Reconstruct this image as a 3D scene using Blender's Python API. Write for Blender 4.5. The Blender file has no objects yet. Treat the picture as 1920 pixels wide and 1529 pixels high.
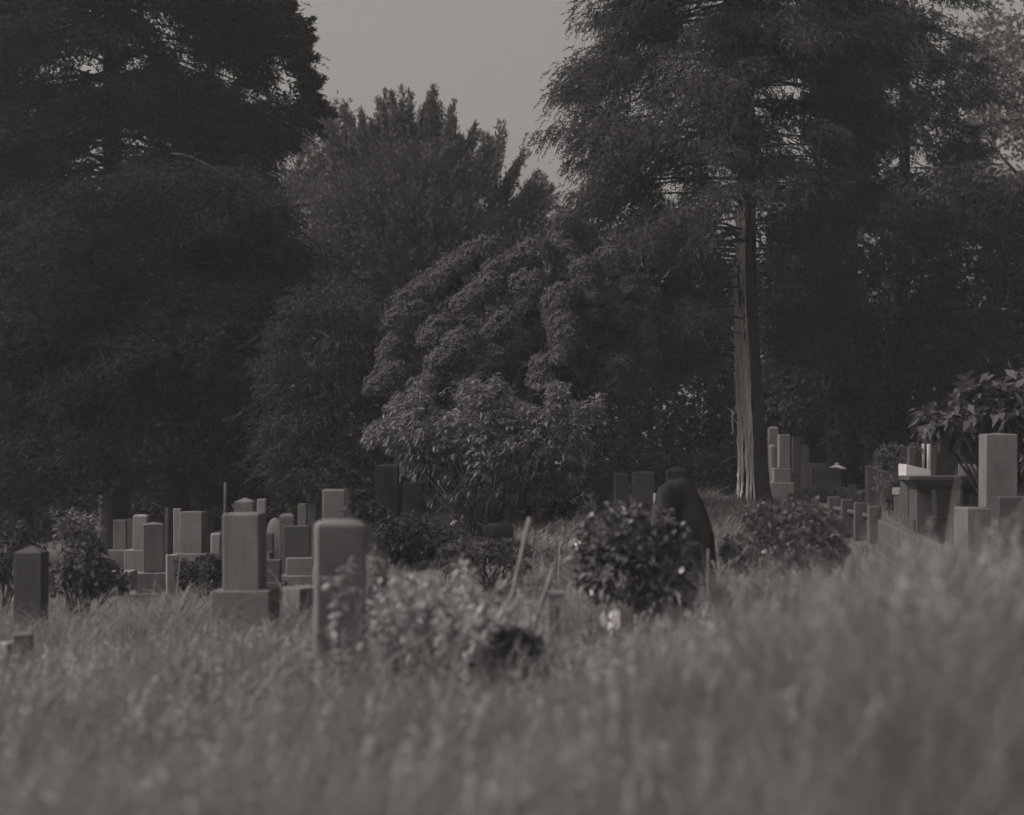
import bpy, bmesh, math
import numpy as np
from mathutils import Vector, Matrix

# ------------------------------------------------------------------ camera, sky, sun
C = bpy.context.scene.collection
S = bpy.context.scene
RNG = np.random.default_rng(7)
CAM_Z, PITCH, FPX = 1.325, math.radians(1.54), 3200.0
cam = bpy.data.cameras.new('camera')
cam.sensor_width = 36.0; cam.lens = 60.0
cam.clip_start = 0.05; cam.clip_end = 2000
cam.dof.use_dof = True; cam.dof.focus_distance = 27.0; cam.dof.aperture_fstop = 1.12
cam.dof.aperture_blades = 9
cam_o = bpy.data.objects.new('camera', cam); C.objects.link(cam_o)
cam_o.location = (0, 0, CAM_Z); cam_o.rotation_euler = (math.pi/2 + PITCH, 0, 0)
S.camera = cam_o

SUN_EL, SUN_AZ = math.radians(44), math.radians(-104)     # azimuth measured from +Y towards +X
w = bpy.data.worlds.new('World'); S.world = w; w.use_nodes = True
nt = w.node_tree; nt.nodes.clear()
out = nt.nodes.new('ShaderNodeOutputWorld'); bg = nt.nodes.new('ShaderNodeBackground')
sky = nt.nodes.new('ShaderNodeTexSky'); sky.sky_type = 'NISHITA'; sky.sun_disc = False
sky.sun_elevation = SUN_EL; sky.sun_rotation = SUN_AZ
sky.air_density = 1.0; sky.dust_density = 9.0; sky.ozone_density = 1.0
bw = nt.nodes.new('ShaderNodeRGBToBW')
tint = nt.nodes.new('ShaderNodeMix'); tint.data_type = 'RGBA'; tint.blend_type = 'MULTIPLY'
tint.inputs[0].default_value = 1.0; tint.inputs[7].default_value = (1.0, 0.945, 0.90, 1)
nt.links.new(sky.outputs[0], bw.inputs[0]); nt.links.new(bw.outputs[0], tint.inputs[6])
nt.links.new(tint.outputs[2], bg.inputs[0]); bg.inputs[1].default_value = 0.15
nt.links.new(bg.outputs[0], out.inputs[0])
sun = bpy.data.lights.new('sun', 'SUN'); sun.energy = 2.0; sun.angle = math.radians(1.0); sun.color = (1, .95, .9)
sun_o = bpy.data.objects.new('sun', sun); C.objects.link(sun_o)
to_sun = Vector((math.sin(SUN_AZ)*math.cos(SUN_EL), math.cos(SUN_AZ)*math.cos(SUN_EL), math.sin(SUN_EL)))
sun_o.rotation_euler = to_sun.to_track_quat('Z', 'Y').to_euler(); sun_o.location = (-30, 0, 30)
S.view_settings.view_transform = 'Standard'; S.view_settings.look = 'None'
S.view_settings.exposure = 0.17; S.view_settings.gamma = 1.0
S.cycles.use_denoising = True; HAZE = .0010
S.cycles.max_bounces = 8; S.cycles.diffuse_bounces = 4; S.cycles.transmission_bounces = 4; S.cycles.glossy_bounces = 3

# ------------------------------------------------------------------ helpers
def P(px, py, d):
    """world point seen at photo pixel (px, py) at distance d along +Y"""
    x = (np.asarray(px, float) - 960)/FPX; y = (764.5 - np.asarray(py, float))/FPX
    Y = math.cos(PITCH) - math.sin(PITCH)*y; Z = math.sin(PITCH) + math.cos(PITCH)*y
    k = np.asarray(d, float)/Y
    return np.stack(np.broadcast_arrays(x*k, np.asarray(d, float)+0*k, CAM_Z + Z*k), -1)

def unit(v):
    return v/np.maximum(np.linalg.norm(v, axis=-1, keepdims=True), 1e-9)

# ground: thin plate spline through levels (photo px column, distance, z)
_cp = [(200,2,.02),(960,2,.02),(1720,2,.05),(-100,5,-.14),(400,5,-.1),(960,5,-.06),(1500,5.2,.18),(1900,5.2,.34),(2400,5.2,.42),
 (0,9,-.27),(400,9,-.22),(800,9,-.18),(960,8,-.16),(1200,8,-.04),(1500,7,.23),(1900,7,.36),(2400,8,.40),
 (640,10.6,-.12),(1040,13,-.3),(1200,13.5,.0),(1450,16,-.02),(1900,12,.08),(0,13,-.46),(450,14.7,-.30),(60,16,-.44),
 (200,20,-.7),(500,20,-.6),(300,26,-.92),(500,26,-.88),(-200,28,-.95),(720,22,.05),(1000,24,.12),(1300,22,.12),(1340,26,.2),
 (1870,19,.12),(1700,20,.14),(2300,20,.3),(1415,32,.40),(1700,34,.45),(2100,36,.5),(900,32,.2),(600,34,-.5),(200,36,-.8),
 (-300,45,-.6),(500,48,-.2),(1000,48,.2),(1500,48,.5),(2200,48,.6)]
_cp = np.array([[(a-960)/FPX*d, d, z] for a, d, z in _cp])
_cp = np.vstack([_cp, [[-40,0,0],[40,0,.3],[-60,60,0],[0,70,.3],[60,60,.6],[-60,90,.2],[60,90,.5],[0,-20,0]]])
def _U(r2): return np.where(r2 > 1e-9, r2*np.log(np.maximum(r2, 1e-9)), 0)
_n = len(_cp); _A = np.zeros((_n+3, _n+3))
_A[:_n,:_n] = _U(((_cp[:,None,:2]-_cp[None,:,:2])**2).sum(-1)) + np.eye(_n)*.3
_A[:_n,_n] = 1; _A[:_n,_n+1:] = _cp[:,:2]; _A[_n:,:_n] = _A[:_n,_n:].T
_w = np.linalg.solve(_A, np.concatenate([_cp[:,2], [0,0,0]]))
def gz(x, y):
    x = np.asarray(x, float); y = np.asarray(y, float); sh = np.broadcast(x, y).shape
    x = np.broadcast_to(x, sh).ravel(); y = np.broadcast_to(y, sh).ravel()
    xc = np.clip(x, -60, 60); yc = np.clip(y, -20, 90)
    o = np.zeros(x.shape)
    for i in range(0, len(x), 20000):
        s = slice(i, i+20000)
        r2 = (xc[s,None]-_cp[None,:,0])**2 + (yc[s,None]-_cp[None,:,1])**2
        o[s] = _U(r2) @ _w[:_n] + _w[_n] + _w[_n+1]*xc[s] + _w[_n+2]*yc[s]
    return np.clip(o, -1.2, 1.0).reshape(sh)
def g1(x, y): return float(gz(x, y))

def pts_mesh(name, V, F, mat, parent=None, tone=None, smooth=False):
    """V (n,3), F (m,k) -> one mesh object"""
    V = np.ascontiguousarray(V, np.float32); F = np.ascontiguousarray(F, np.int32)
    me = bpy.data.meshes.new(name)
    me.vertices.add(len(V)); me.vertices.foreach_set('co', V.ravel())
    k = F.shape[1]
    me.loops.add(F.size); me.loops.foreach_set('vertex_index', F.ravel())
    me.polygons.add(len(F)); me.polygons.foreach_set('loop_start', np.arange(0, F.size, k, dtype=np.int32))
    if smooth: me.polygons.foreach_set('use_smooth', np.ones(len(F), bool))
    if tone is not None:
        a = me.attributes.new('tone', 'FLOAT', 'FACE'); a.data.foreach_set('value', np.ascontiguousarray(tone, np.float32))
    me.update(calc_edges=True)
    me.materials.append(mat)
    o = bpy.data.objects.new(name, me); C.objects.link(o)
    if parent is not None: o.parent = parent
    return o
def tag(o, label, cat, group=None, kind=None):
    o['label'] = label; o['category'] = cat
    if group: o['group'] = group
    if kind: o['kind'] = kind
    return o
def empty(name, loc, label, cat, group=None, rz=0):
    o = bpy.data.objects.new(name, None); C.objects.link(o); o.empty_display_size = .2
    o.location = loc; o.rotation_euler = (0, 0, rz)
    return tag(o, label, cat, group)
def struct(o): o['kind'] = 'structure'; return o

# ------------------------------------------------------------------ materials
WARM = (1.0, .955, .968)
def grey(v, t=0.0): return (v*WARM[0]*(1+t), v*WARM[1], v*WARM[2]*(1-t), 1)
def base_mat(name):
    m = bpy.data.materials.new(name); m.use_nodes = True
    n = m.node_tree; n.nodes.clear()
    o = n.nodes.new('ShaderNodeOutputMaterial'); b = n.nodes.new('ShaderNodeBsdfPrincipled')
    n.links.new(b.outputs[0], o.inputs[0])
    return m, n, b, o
def leaf_mat(name, lo, hi, rough=.6, trans=.25, spec=.3, tone=0.0):
    m, n, b, o = base_mat(name)
    at = n.nodes.new('ShaderNodeAttribute'); at.attribute_name = 'tone'
    tc = n.nodes.new('ShaderNodeTexCoord'); nz = n.nodes.new('ShaderNodeTexNoise')
    nz.inputs['Scale'].default_value = 1.1; nz.inputs['Detail'].default_value = 2
    n.links.new(tc.outputs['Object'], nz.inputs['Vector'])
    ad = n.nodes.new('ShaderNodeMath'); ad.operation = 'MULTIPLY_ADD'; ad.inputs[1].default_value = .6
    n.links.new(at.outputs['Fac'], ad.inputs[0])
    m2 = n.nodes.new('ShaderNodeMath'); m2.operation = 'MULTIPLY'; m2.inputs[1].default_value = .5
    n.links.new(nz.outputs['Fac'], m2.inputs[0]); n.links.new(m2.outputs[0], ad.inputs[2])
    mx = n.nodes.new('ShaderNodeMix'); mx.data_type = 'RGBA'
    mx.inputs[6].default_value = grey(lo, tone); mx.inputs[7].default_value = grey(hi, tone)
    n.links.new(ad.outputs[0], mx.inputs[0])
    n.links.new(mx.outputs[2], b.inputs['Base Color'])
    b.inputs['Roughness'].default_value = rough; b.inputs['Specular IOR Level'].default_value = spec
    if trans > 0:
        t = n.nodes.new('ShaderNodeBsdfTranslucent'); n.links.new(mx.outputs[2], t.inputs[0])
        ms = n.nodes.new('ShaderNodeMixShader'); ms.inputs[0].default_value = trans
        n.links.new(b.outputs[0], ms.inputs[1]); n.links.new(t.outputs[0], ms.inputs[2]); n.links.new(ms.outputs[0], o.inputs[0])
    return m
def stone_mat(name, lo, hi, rough=.8, scale=3.0, bump=.25, spec=.3, tone=0.0, speck=.35):
    m, n, b, o = base_mat(name)
    tc = n.nodes.new('ShaderNodeTexCoord')
    oi = n.nodes.new('ShaderNodeObjectInfo'); va = n.nodes.new('ShaderNodeVectorMath'); va.operation = 'ADD'
    sc = n.nodes.new('ShaderNodeMath'); sc.operation = 'MULTIPLY'; sc.inputs[1].default_value = 37
    n.links.new(oi.outputs['Random'], sc.inputs[0])
    n.links.new(tc.outputs['Object'], va.inputs[0]); n.links.new(sc.outputs[0], va.inputs[1])
    mp = n.nodes.new('ShaderNodeMapping'); mp.inputs['Scale'].default_value = (1, 1, .45)
    n.links.new(va.outputs[0], mp.inputs[0])
    n1 = n.nodes.new('ShaderNodeTexNoise'); n1.inputs['Scale'].default_value = scale; n1.inputs['Detail'].default_value = 6
    n1.inputs['Roughness'].default_value = .65
    n.links.new(mp.outputs[0], n1.inputs['Vector'])
    n2 = n.nodes.new('ShaderNodeTexNoise'); n2.inputs['Scale'].default_value = 90; n2.inputs['Detail'].default_value = 2
    n.links.new(va.outputs[0], n2.inputs['Vector'])
    r = n.nodes.new('ShaderNodeMapRange'); r.inputs[1].default_value = .3; r.inputs[2].default_value = .72
    n.links.new(n1.outputs['Fac'], r.inputs[0])
    mx = n.nodes.new('ShaderNodeMix'); mx.data_type = 'RGBA'
    mx.inputs[6].default_value = grey(lo, tone); mx.inputs[7].default_value = grey(hi, tone)
    n.links.new(r.outputs[0], mx.inputs[0])
    mp2 = n.nodes.new('ShaderNodeMapping'); mp2.inputs['Scale'].default_value = (9, 9, 2.2)
    n3 = n.nodes.new('ShaderNodeTexNoise'); n3.inputs['Scale'].default_value = 1.0; n3.inputs['Detail'].default_value = 5
    n.links.new(va.outputs[0], mp2.inputs[0]); n.links.new(mp2.outputs[0], n3.inputs['Vector'])
    r3 = n.nodes.new('ShaderNodeMapRange'); r3.inputs[1].default_value = .42; r3.inputs[2].default_value = .66; r3.inputs[3].default_value = 1.0; r3.inputs[4].default_value = .84
    n.links.new(n3.outputs['Fac'], r3.inputs[0])
    ms = n.nodes.new('ShaderNodeMix'); ms.data_type = 'RGBA'; ms.blend_type = 'MULTIPLY'; ms.inputs[0].default_value = 1
    n.links.new(mx.outputs[2], ms.inputs[6]); n.links.new(r3.outputs[0], ms.inputs[7]); mx = ms
    mu = n.nodes.new('ShaderNodeMix'); mu.data_type = 'RGBA'; mu.blend_type = 'OVERLAY'; mu.inputs[0].default_value = speck
    n.links.new(mx.outputs[2], mu.inputs[6]); n.links.new(n2.outputs['Fac'], mu.inputs[7])
    n.links.new(mu.outputs[2], b.inputs['Base Color'])
    b.inputs['Roughness'].default_value = rough; b.inputs['Specular IOR Level'].default_value = spec
    bp = n.nodes.new('ShaderNodeBump'); bp.inputs['Strength'].default_value = bump; bp.inputs['Distance'].default_value = .01
    n.links.new(n1.outputs['Fac'], bp.inputs['Height']); n.links.new(bp.outputs[0], b.inputs['Normal'])
    return m
def bark_mat(name, lo, hi, sx=14, sz=1.2, bump=.8):
    m, n, b, o = base_mat(name)
    tc = n.nodes.new('ShaderNodeTexCoord'); mp = n.nodes.new('ShaderNodeMapping')
    mp.inputs['Scale'].default_value = (sx, sx, sz)
    n.links.new(tc.outputs['Object'], mp.inputs[0])
    nz = n.nodes.new('ShaderNodeTexNoise'); nz.inputs['Scale'].default_value = 1; nz.inputs['Detail'].default_value = 6
    n.links.new(mp.outputs[0], nz.inputs['Vector'])
    r = n.nodes.new('ShaderNodeMapRange'); r.inputs[1].default_value = .35; r.inputs[2].default_value = .68
    n.links.new(nz.outputs['Fac'], r.inputs[0])
    mx = n.nodes.new('ShaderNodeMix'); mx.data_type = 'RGBA'
    mx.inputs[6].default_value = grey(lo, .03); mx.inputs[7].default_value = grey(hi, .03)
    n.links.new(r.outputs[0], mx.inputs[0]); n.links.new(mx.outputs[2], b.inputs['Base Color'])
    b.inputs['Roughness'].default_value = .9; b.inputs['Specular IOR Level'].default_value = .15
    bp = n.nodes.new('ShaderNodeBump'); bp.inputs['Strength'].default_value = bump; bp.inputs['Distance'].default_value = .03
    n.links.new(nz.outputs['Fac'], bp.inputs['Height']); n.links.new(bp.outputs[0], b.inputs['Normal'])
    return m

M = {
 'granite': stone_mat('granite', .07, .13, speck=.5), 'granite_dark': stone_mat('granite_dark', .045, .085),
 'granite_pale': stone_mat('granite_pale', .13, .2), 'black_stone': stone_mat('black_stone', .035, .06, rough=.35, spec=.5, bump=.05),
 'darkest_stone': stone_mat('darkest_stone', .01, .034, scale=8, bump=1.0, rough=1, spec=.05), 'white_stone': stone_mat('white_stone', .34, .46, speck=.1),  # first entry is simply the darkest mottled stone colour
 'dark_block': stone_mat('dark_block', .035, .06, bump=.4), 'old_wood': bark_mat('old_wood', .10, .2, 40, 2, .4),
 'bark': bark_mat('bark', .025, .06), 'peeled': bark_mat('peeled', .38, .75, 26, .9, .8), 'bark_dark': bark_mat('bark_dark', .02, .04),
 'twig': bark_mat('twig', .05, .10),
 'l_dark': leaf_mat('foliage_dark', .035, .055, trans=.2, rough=.85, spec=.1), 'l_cedar': leaf_mat('foliage_cedar', .038, .07, trans=.25, rough=.85, spec=.1),
 'l_deep': leaf_mat('foliage_deep', .022, .04, trans=.2, rough=.9, spec=.05), 'l_mid': leaf_mat('foliage_mid', .05, .09, trans=.25, rough=.8, spec=.15), 'l_grey': leaf_mat('foliage_grey', .06, .11, trans=.25),
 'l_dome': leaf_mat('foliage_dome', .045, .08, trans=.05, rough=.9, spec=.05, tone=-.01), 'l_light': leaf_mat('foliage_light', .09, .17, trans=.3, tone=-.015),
 'l_gloss': leaf_mat('foliage_gloss', .04, .12, rough=.27, trans=.1, spec=.75), 'l_weed': leaf_mat('foliage_weed', .2, .38, trans=.3),
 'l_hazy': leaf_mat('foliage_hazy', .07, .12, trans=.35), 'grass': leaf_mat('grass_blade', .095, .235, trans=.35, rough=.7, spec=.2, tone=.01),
 'petal': leaf_mat('pale_petal', .42, .62, trans=.3), 'dry': leaf_mat('dry_stem', .2, .34, trans=.0),
}
# soil
m, n, b, o = base_mat('soil')
tc = n.nodes.new('ShaderNodeTexCoord'); nz = n.nodes.new('ShaderNodeTexNoise'); nz.inputs['Scale'].default_value = 2.2; nz.inputs['Detail'].default_value = 8
n.links.new(tc.outputs['Object'], nz.inputs['Vector'])
mx = n.nodes.new('ShaderNodeMix'); mx.data_type = 'RGBA'; mx.inputs[6].default_value = grey(.03); mx.inputs[7].default_value = grey(.08)
n.links.new(nz.outputs['Fac'], mx.inputs[0]); n.links.new(mx.outputs[2], b.inputs['Base Color']); b.inputs['Roughness'].default_value = 1
M['soil'] = m

# ------------------------------------------------------------------ ground
def build_ground():
    xs = np.concatenate([[-300,-200,-100], np.linspace(-60,60,241), [100,200,300]])
    ys = np.concatenate([[-100,-40], np.linspace(-20,90,221), [130,220,300,400]])
    X, Y = np.meshgrid(xs, ys); Z = gz(X, Y) + .03*np.sin(X*2.1+1)*np.sin(Y*1.7)
    nx, ny = len(xs), len(ys)
    i = np.arange(nx*ny).reshape(ny, nx)
    F = np.stack([i[:-1,:-1], i[:-1,1:], i[1:,1:], i[1:,:-1]], -1).reshape(-1, 4)
    struct(pts_mesh('ground', np.stack([X, Y, Z], -1).reshape(-1, 3), F, M['soil'], smooth=True))
build_ground()

# ------------------------------------------------------------------ leaf / strand / tube generators
def leaf_quads(p, u, L, W, fold=.25, rng=RNG, nrm=None):
    n = len(p); u = unit(u)
    v = unit(np.cross(u, rng.normal(size=(n, 3)) if nrm is None else nrm)); nn = np.cross(u, v)
    L = np.broadcast_to(L, (n,))[:,None]; W = np.broadcast_to(W, (n,))[:,None]
    mid = p + u*L*.45 + nn*L*fold*.3
    V = np.stack([p, mid - v*W/2, p + u*L, mid + v*W/2], 1)
    return V.reshape(-1, 3)
def quadF(n): return np.arange(n*4).reshape(n, 4)
def clump_leaves(c, d, n_str, m, length, scatter, leaf, wid, droop=.3, spread=.5, jit=.5, rng=RNG):
    """sprays of n_str strands per clump at c pointing along d, m leaves on each strand"""
    nc = len(c)
    st = np.repeat(c, n_str, 0) + rng.normal(size=(nc*n_str, 3))*scatter
    dd = unit(np.repeat(unit(d), n_str, 0) + rng.normal(size=(nc*n_str, 3))*spread)
    ln = length*rng.uniform(.55, 1.25, (nc*n_str, 1))
    t = np.tile(np.linspace(.05, 1, m), nc*n_str)[:,None]
    S_ = np.repeat(st, m, 0); D = np.repeat(dd, m, 0); Ln = np.repeat(ln, m, 0)
    p = S_ + D*Ln*t + np.array([0, 0, -1])*droop*Ln*t*t
    u = unit(D + np.array([0, 0, -2.0])*droop*t + rng.normal(size=p.shape)*jit)
    N = len(p); sz = rng.uniform(.7, 1.3, N)*(1.1-.35*t[:,0])
    V = leaf_quads(p, u, leaf*sz, wid*sz, rng=rng)
    tone = np.clip(np.repeat(rng.uniform(.15, .75, nc*n_str), m) + rng.normal(size=N)*.12, 0, 1)
    return V, tone
def tube(path, rad, seg=7):
    path = np.asarray(path, float); rad = np.asarray(rad, float); n = len(path)
    T = unit(np.gradient(path, axis=0)); ref = np.where(np.abs(T[:,2:3]) > .9, [[1., 0, 0]], [[0, 0, 1.]])
    A = unit(np.cross(T, ref)); B = np.cross(T, A)
    a = np.arange(seg)*2*math.pi/seg
    V = path[:,None] + rad[:,None,None]*(A[:,None]*np.cos(a)[None,:,None] + B[:,None]*np.sin(a)[None,:,None])
    V = V.reshape(-1, 3); i = np.arange(n*seg).reshape(n, seg); j = np.roll(i, -1, 1)
    F = np.stack([i[:-1], j[:-1], j[1:], i[1:]], -1).reshape(-1, 4)
    return V, F
def join(parts):
    Vs, Fs, o = [], [], 0
    for V, F in parts:
        Vs.append(V); Fs.append(F + o); o += len(V)
    return np.vstack(Vs), np.vstack(Fs)
def in_poly(poly, x, y):
    c = np.zeros(x.shape, bool); n = len(poly); j = n-1
    for i in range(n):
        xi, yi = poly[i]; xj, yj = poly[j]
        if yi != yj:
            c ^= ((yi > y) != (yj > y)) & (x < (xj-xi)*(y-yi)/(yj-yi)+xi)
        j = i
    return c
def edge_dist(poly, x, y):
    d = np.full(x.shape, 1e9); gx = np.zeros(x.shape); gy = np.zeros(x.shape); n = len(poly)
    for i in range(n):
        a = np.array(poly[i], float); b_ = np.array(poly[(i+1) % n], float); ab = b_-a
        t = np.clip(((x-a[0])*ab[0] + (y-a[1])*ab[1])/max(ab@ab, 1e-9), 0, 1)
        qx, qy = a[0]+t*ab[0], a[1]+t*ab[1]; dd = np.hypot(x-qx, y-qy)
        k = dd < d; d = np.where(k, dd, d); gx = np.where(k, qx-x, gx); gy = np.where(k, qy-y, gy)
    l = np.maximum(np.hypot(gx, gy), 1e-6)
    return d, gx/l, gy/l
def inflate(poly, d, n, thick, holes=(), inset=0, rng=RNG, lump=0.0, shell=.5, rag=0.0, hx_=0.0):
    """clump centres through the rounded volume whose silhouette is poly"""
    poly = [tuple(p) for p in poly]; A = np.array(poly, float)
    x0, y0 = A.min(0); x1, y1 = A.max(0); X = []; Y = []; got = 0
    while got < n:
        x = rng.uniform(x0, x1, n*3); y = rng.uniform(y0, y1, n*3)
        k = in_poly(poly, x, y)
        for hx, hy, hr in holes: k &= np.hypot(x-hx, (y-hy)*1.15) > (hr+hx_)*rng.uniform(.8, 1.15, len(x))
        if lump > 0:
            f = np.sin(x/41+y/67+d)*np.sin(y/37-x/83+2*d) + .6*np.sin(x/19-d)*np.sin(y/23+d)
            k &= f > rng.normal(size=len(x))*.5 - 1.0 + lump
        X.append(x[k]); Y.append(y[k]); got += k.sum()
    x = np.concatenate(X)[:n]; y = np.concatenate(Y)[:n]
    e, gx, gy = edge_dist(poly, x, y)
    rg = np.maximum(np.sin(x/23+y/31+d*3)*np.sin(y/17-x/29+d) + .7*np.sin(x/11+d*5)*np.sin(y/13+x/19), 0)
    k = e > inset + rag*rg; x, y, e, gx, gy = x[k], y[k], e[k], gx[k], gy[k]
    R = thick*FPX/d
    q = np.clip(e/R, 0, 1); t = thick*np.sqrt(np.maximum(1-(1-q)**2, .02))
    s = rng.uniform(-1, 1, len(x)); s = np.sign(s)*np.abs(s)**shell
    off = t*s
    c = P(x, y, d+off)
    nrm = np.stack([gx*(1-q*.8), s*.9*q + 1e-3, -gy*(1-q*.8)+.25], -1)
    return c, unit(nrm), q
def trunk_and_limbs(base, top, r0, r1, targets, name, mat, parent, wob=.1, rl=.05, rng=RNG, seg=10, fork=None, lo=.25, rise=.35):
    base = np.asarray(base, float); top = np.asarray(top, float)
    t = np.linspace(0, 1, 26)[:,None]; L = np.linalg.norm(top-base)
    ph = rng.uniform(0, 6, 2)
    path = base + (top-base)*t + np.concatenate([wob*np.sin(t*5+ph[0]), wob*np.sin(t*4+ph[1]), 0*t], 1)*np.sin(t*math.pi)
    rad = (r0 + (r1-r0)*t[:,0]**.8)*(1+.5*np.exp(-t[:,0]*L/.35))
    parts = [tube(path, rad, seg)]
    for c in targets:
        tt = np.clip(((c[2]-rise*np.hypot(*(c[:2]-base[:2])))-base[2])/max(top[2]-base[2], .1), lo, .97)
        k = int(tt*25); a = path[k]
        s = np.linspace(0, 1, 9)[:,None]
        mid = (a+c)/2 + np.array([0, 0, .06*np.linalg.norm(c-a)]) + rng.normal(size=3)*.05*np.linalg.norm(c-a)
        pp = (1-s)**2*a + 2*s*(1-s)*mid + s*s*c
        rr = np.minimum(rl, rad[k]*.6)*(1-.85*s[:,0])
        parts.append(tube(pp, rr, 5))
    V, F = join(parts)
    return pts_mesh('trunk', V - np.array(parent.location), F, mat, parent, smooth=True)

def tree(name, label, cat, d, poly, base_px, kind, nclump, thick, leafm, trunk_top_py, r0=.25, holes=(), group=None,
         bark='bark_dark', limbs=24, lump=.3, inset=8, q=None, top_px=None, seed=1, shell=.5, **kw):
    rng = np.random.default_rng(seed)
    bx = (base_px-960)/FPX*d; bz = g1(bx, d)
    root = empty(name, (bx, d, bz-.05), label, cat, group)
    c, nrm, qq = inflate(poly, d, nclump, thick, holes, inset, rng, lump, shell, kw.get('rag', 45), 20)
    top = P(top_px or base_px, trunk_top_py, d)
    axis = np.array([bx, d, 0])
    outw = c - axis; outw[:,2] = 0; outw = unit(outw)
    dn = np.array([0, 0, -1.0]); upv = -dn
    if kind == 'droop':
        V, tn = clump_leaves(c, outw*.55 + nrm*.3 + dn*.55, 4, kw.get('m', 11), kw.get('L', .50), .13, kw.get('leaf', .10), kw.get('wid', .028), .45, .38, .45, rng)
    elif kind == 'cypress':
        V, tn = clump_leaves(c, outw*.7 + nrm*.5 + dn*.1, 5, kw.get('m', 9), kw.get('L', .42), .14, kw.get('leaf', .10), kw.get('wid', .035), .25, .45, .5, rng)
    elif kind == 'upright':
        V, tn = clump_leaves(c, outw*.55 + nrm*.35 + upv*.75, 3, 13, kw.get('L', .62), .17, kw.get('leaf', .10), kw.get('wid', .04), -.05, .28, .6, rng)
    elif kind == 'broad':
        V, tn = clump_leaves(c, outw*.5 + nrm*.6 + upv*.1, 4, 6, kw.get('L', .32), .2, kw.get('leaf', .11), kw.get('wid', .06), .3, .6, .7, rng)
    V = V - np.array(root.location)
    pts_mesh('crown', V, quadF(len(V)//4), M[leafm], root, tn)
    idx = rng.choice(len(c), min(limbs, len(c)), replace=False)
    trunk_and_limbs((bx, d, bz-.1), top, r0, r0*.3, c[idx], 'trunk', M[bark], root, rng=rng, rl=r0*.3, rise=kw.get('rise', .35))
    return root

def rosettes(c, ax, m, leaf, wid, tilt=.9, droop=.35, jit=.3, rng=RNG):
    n = len(c); ax = unit(ax); a = unit(np.cross(ax, rng.normal(size=(n, 3)))); b_ = np.cross(ax, a)
    th = np.tile(np.arange(m)*2.399, n) + np.repeat(rng.uniform(0, 6, n), m)
    A, B, X = np.repeat(a, m, 0), np.repeat(b_, m, 0), np.repeat(ax, m, 0)
    tl = tilt*rng.uniform(.5, 1.2, n*m)[:,None]
    u = X*np.cos(tl) + (A*np.cos(th)[:,None] + B*np.sin(th)[:,None])*np.sin(tl)
    u = u + np.array([0, 0, -droop]) + rng.normal(size=u.shape)*jit
    p = np.repeat(c, m, 0) - X*rng.uniform(0, leaf*.8, (n*m, 1))
    sz = rng.uniform(.65, 1.25, n*m)
    # two-quad folded leaf: base, side, tip, side; the second half bends down
    N = n*m; u = unit(u); v = unit(np.cross(u, np.array([0, 0, 1.0]) + rng.normal(size=u.shape)*.25)); L = (leaf*sz)[:,None]; W = (wid*sz)[:,None]
    dn = np.array([0, 0, -1.0])
    V = np.stack([p, p + u*L*.5 - v*W/2 + dn*L*.03, p + u*L + dn*L*.22, p + u*L*.5 + v*W/2 + dn*L*.03], 1).reshape(-1, 3)
    tone = np.clip(np.repeat(rng.uniform(.2, .75, n), m) + rng.normal(size=N)*.15, 0, 1)
    return V, tone
def shrub(name, label, cat, d, poly, base_px, n, thick, leafm, leaf, wid, m=6, group=None, stems=5, holes=(), lump=.2,
          droop=.35, tilt=.9, inset=4, seed=1, stem_r=.015, shell=.35, upb=.6, jit=.3, rag=14):
    rng = np.random.default_rng(seed)
    bx = (base_px-960)/FPX*d; bz = g1(bx, d)
    root = empty(name, (bx, d, bz-.03), label, cat, group); loc = np.array(root.location)
    c, nrm, q = inflate(poly, d, n, thick, holes, inset, rng, lump, shell, rag)
    V, tn = rosettes(c, nrm + np.array([0, 0, upb]), m, leaf, wid, tilt, droop, jit, rng)
    pts_mesh('foliage', V-loc, quadF(len(V)//4), M[leafm], root, tn)
    parts = []
    for c1 in c[rng.choice(len(c), min(len(c), stems*4), replace=False)]:
        b0 = np.array([bx, d, bz-.05]) + rng.normal(size=3)*[.06, .06, 0]
        s = np.linspace(0, 1, 7)[:,None]; mid = b0*.45 + c1*.55 + [0, 0, .25*(c1[2]-b0[2])]
        parts.append(tube((1-s)**2*b0 + 2*s*(1-s)*mid + s*s*c1, stem_r*(1-.75*s[:,0]), 5))
    V, F = join(parts); pts_mesh('stem', V-loc, F, M['twig'], root, smooth=True)
    return root

# ------------------------------------------------------------------ gravestones
def ring(hw, hd, z, r, k=4):
    r = min(r, hw*.95, hd*.95); o = []
    for cx, cy, a0 in ((hw-r, hd-r, 0), (-hw+r, hd-r, 90), (-hw+r, -hd+r, 180), (hw-r, -hd+r, 270)):
        for i in range(k):
            a = math.radians(a0 + 90*i/(k-1)); o.append((cx+r*math.cos(a), cy+r*math.sin(a), z))
    return o
def loft(rings):
    k = len(rings[0]); V = [v for r in rings for v in r]; F = []
    for i in range(len(rings)-1):
        for j in range(k):
            F.append((i*k+j, i*k+(j+1) % k, (i+1)*k+(j+1) % k, (i+1)*k+j))
    return V, F, [list(range(k))[::-1], [len(V)-k+j for j in range(k)]]
def poly_mesh(name, V, F, mat, parent, loc=(0, 0, 0), smooth=False):
    me = bpy.data.meshes.new(name); me.from_pydata([tuple(v) for v in V], [], F); me.materials.append(mat)
    if smooth: me.polygons.foreach_set('use_smooth', np.ones(len(F), bool))
    me.update(); o = bpy.data.objects.new(name, me); C.objects.link(o); o.location = loc
    if parent is not None: o.parent = parent
    return o
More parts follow.
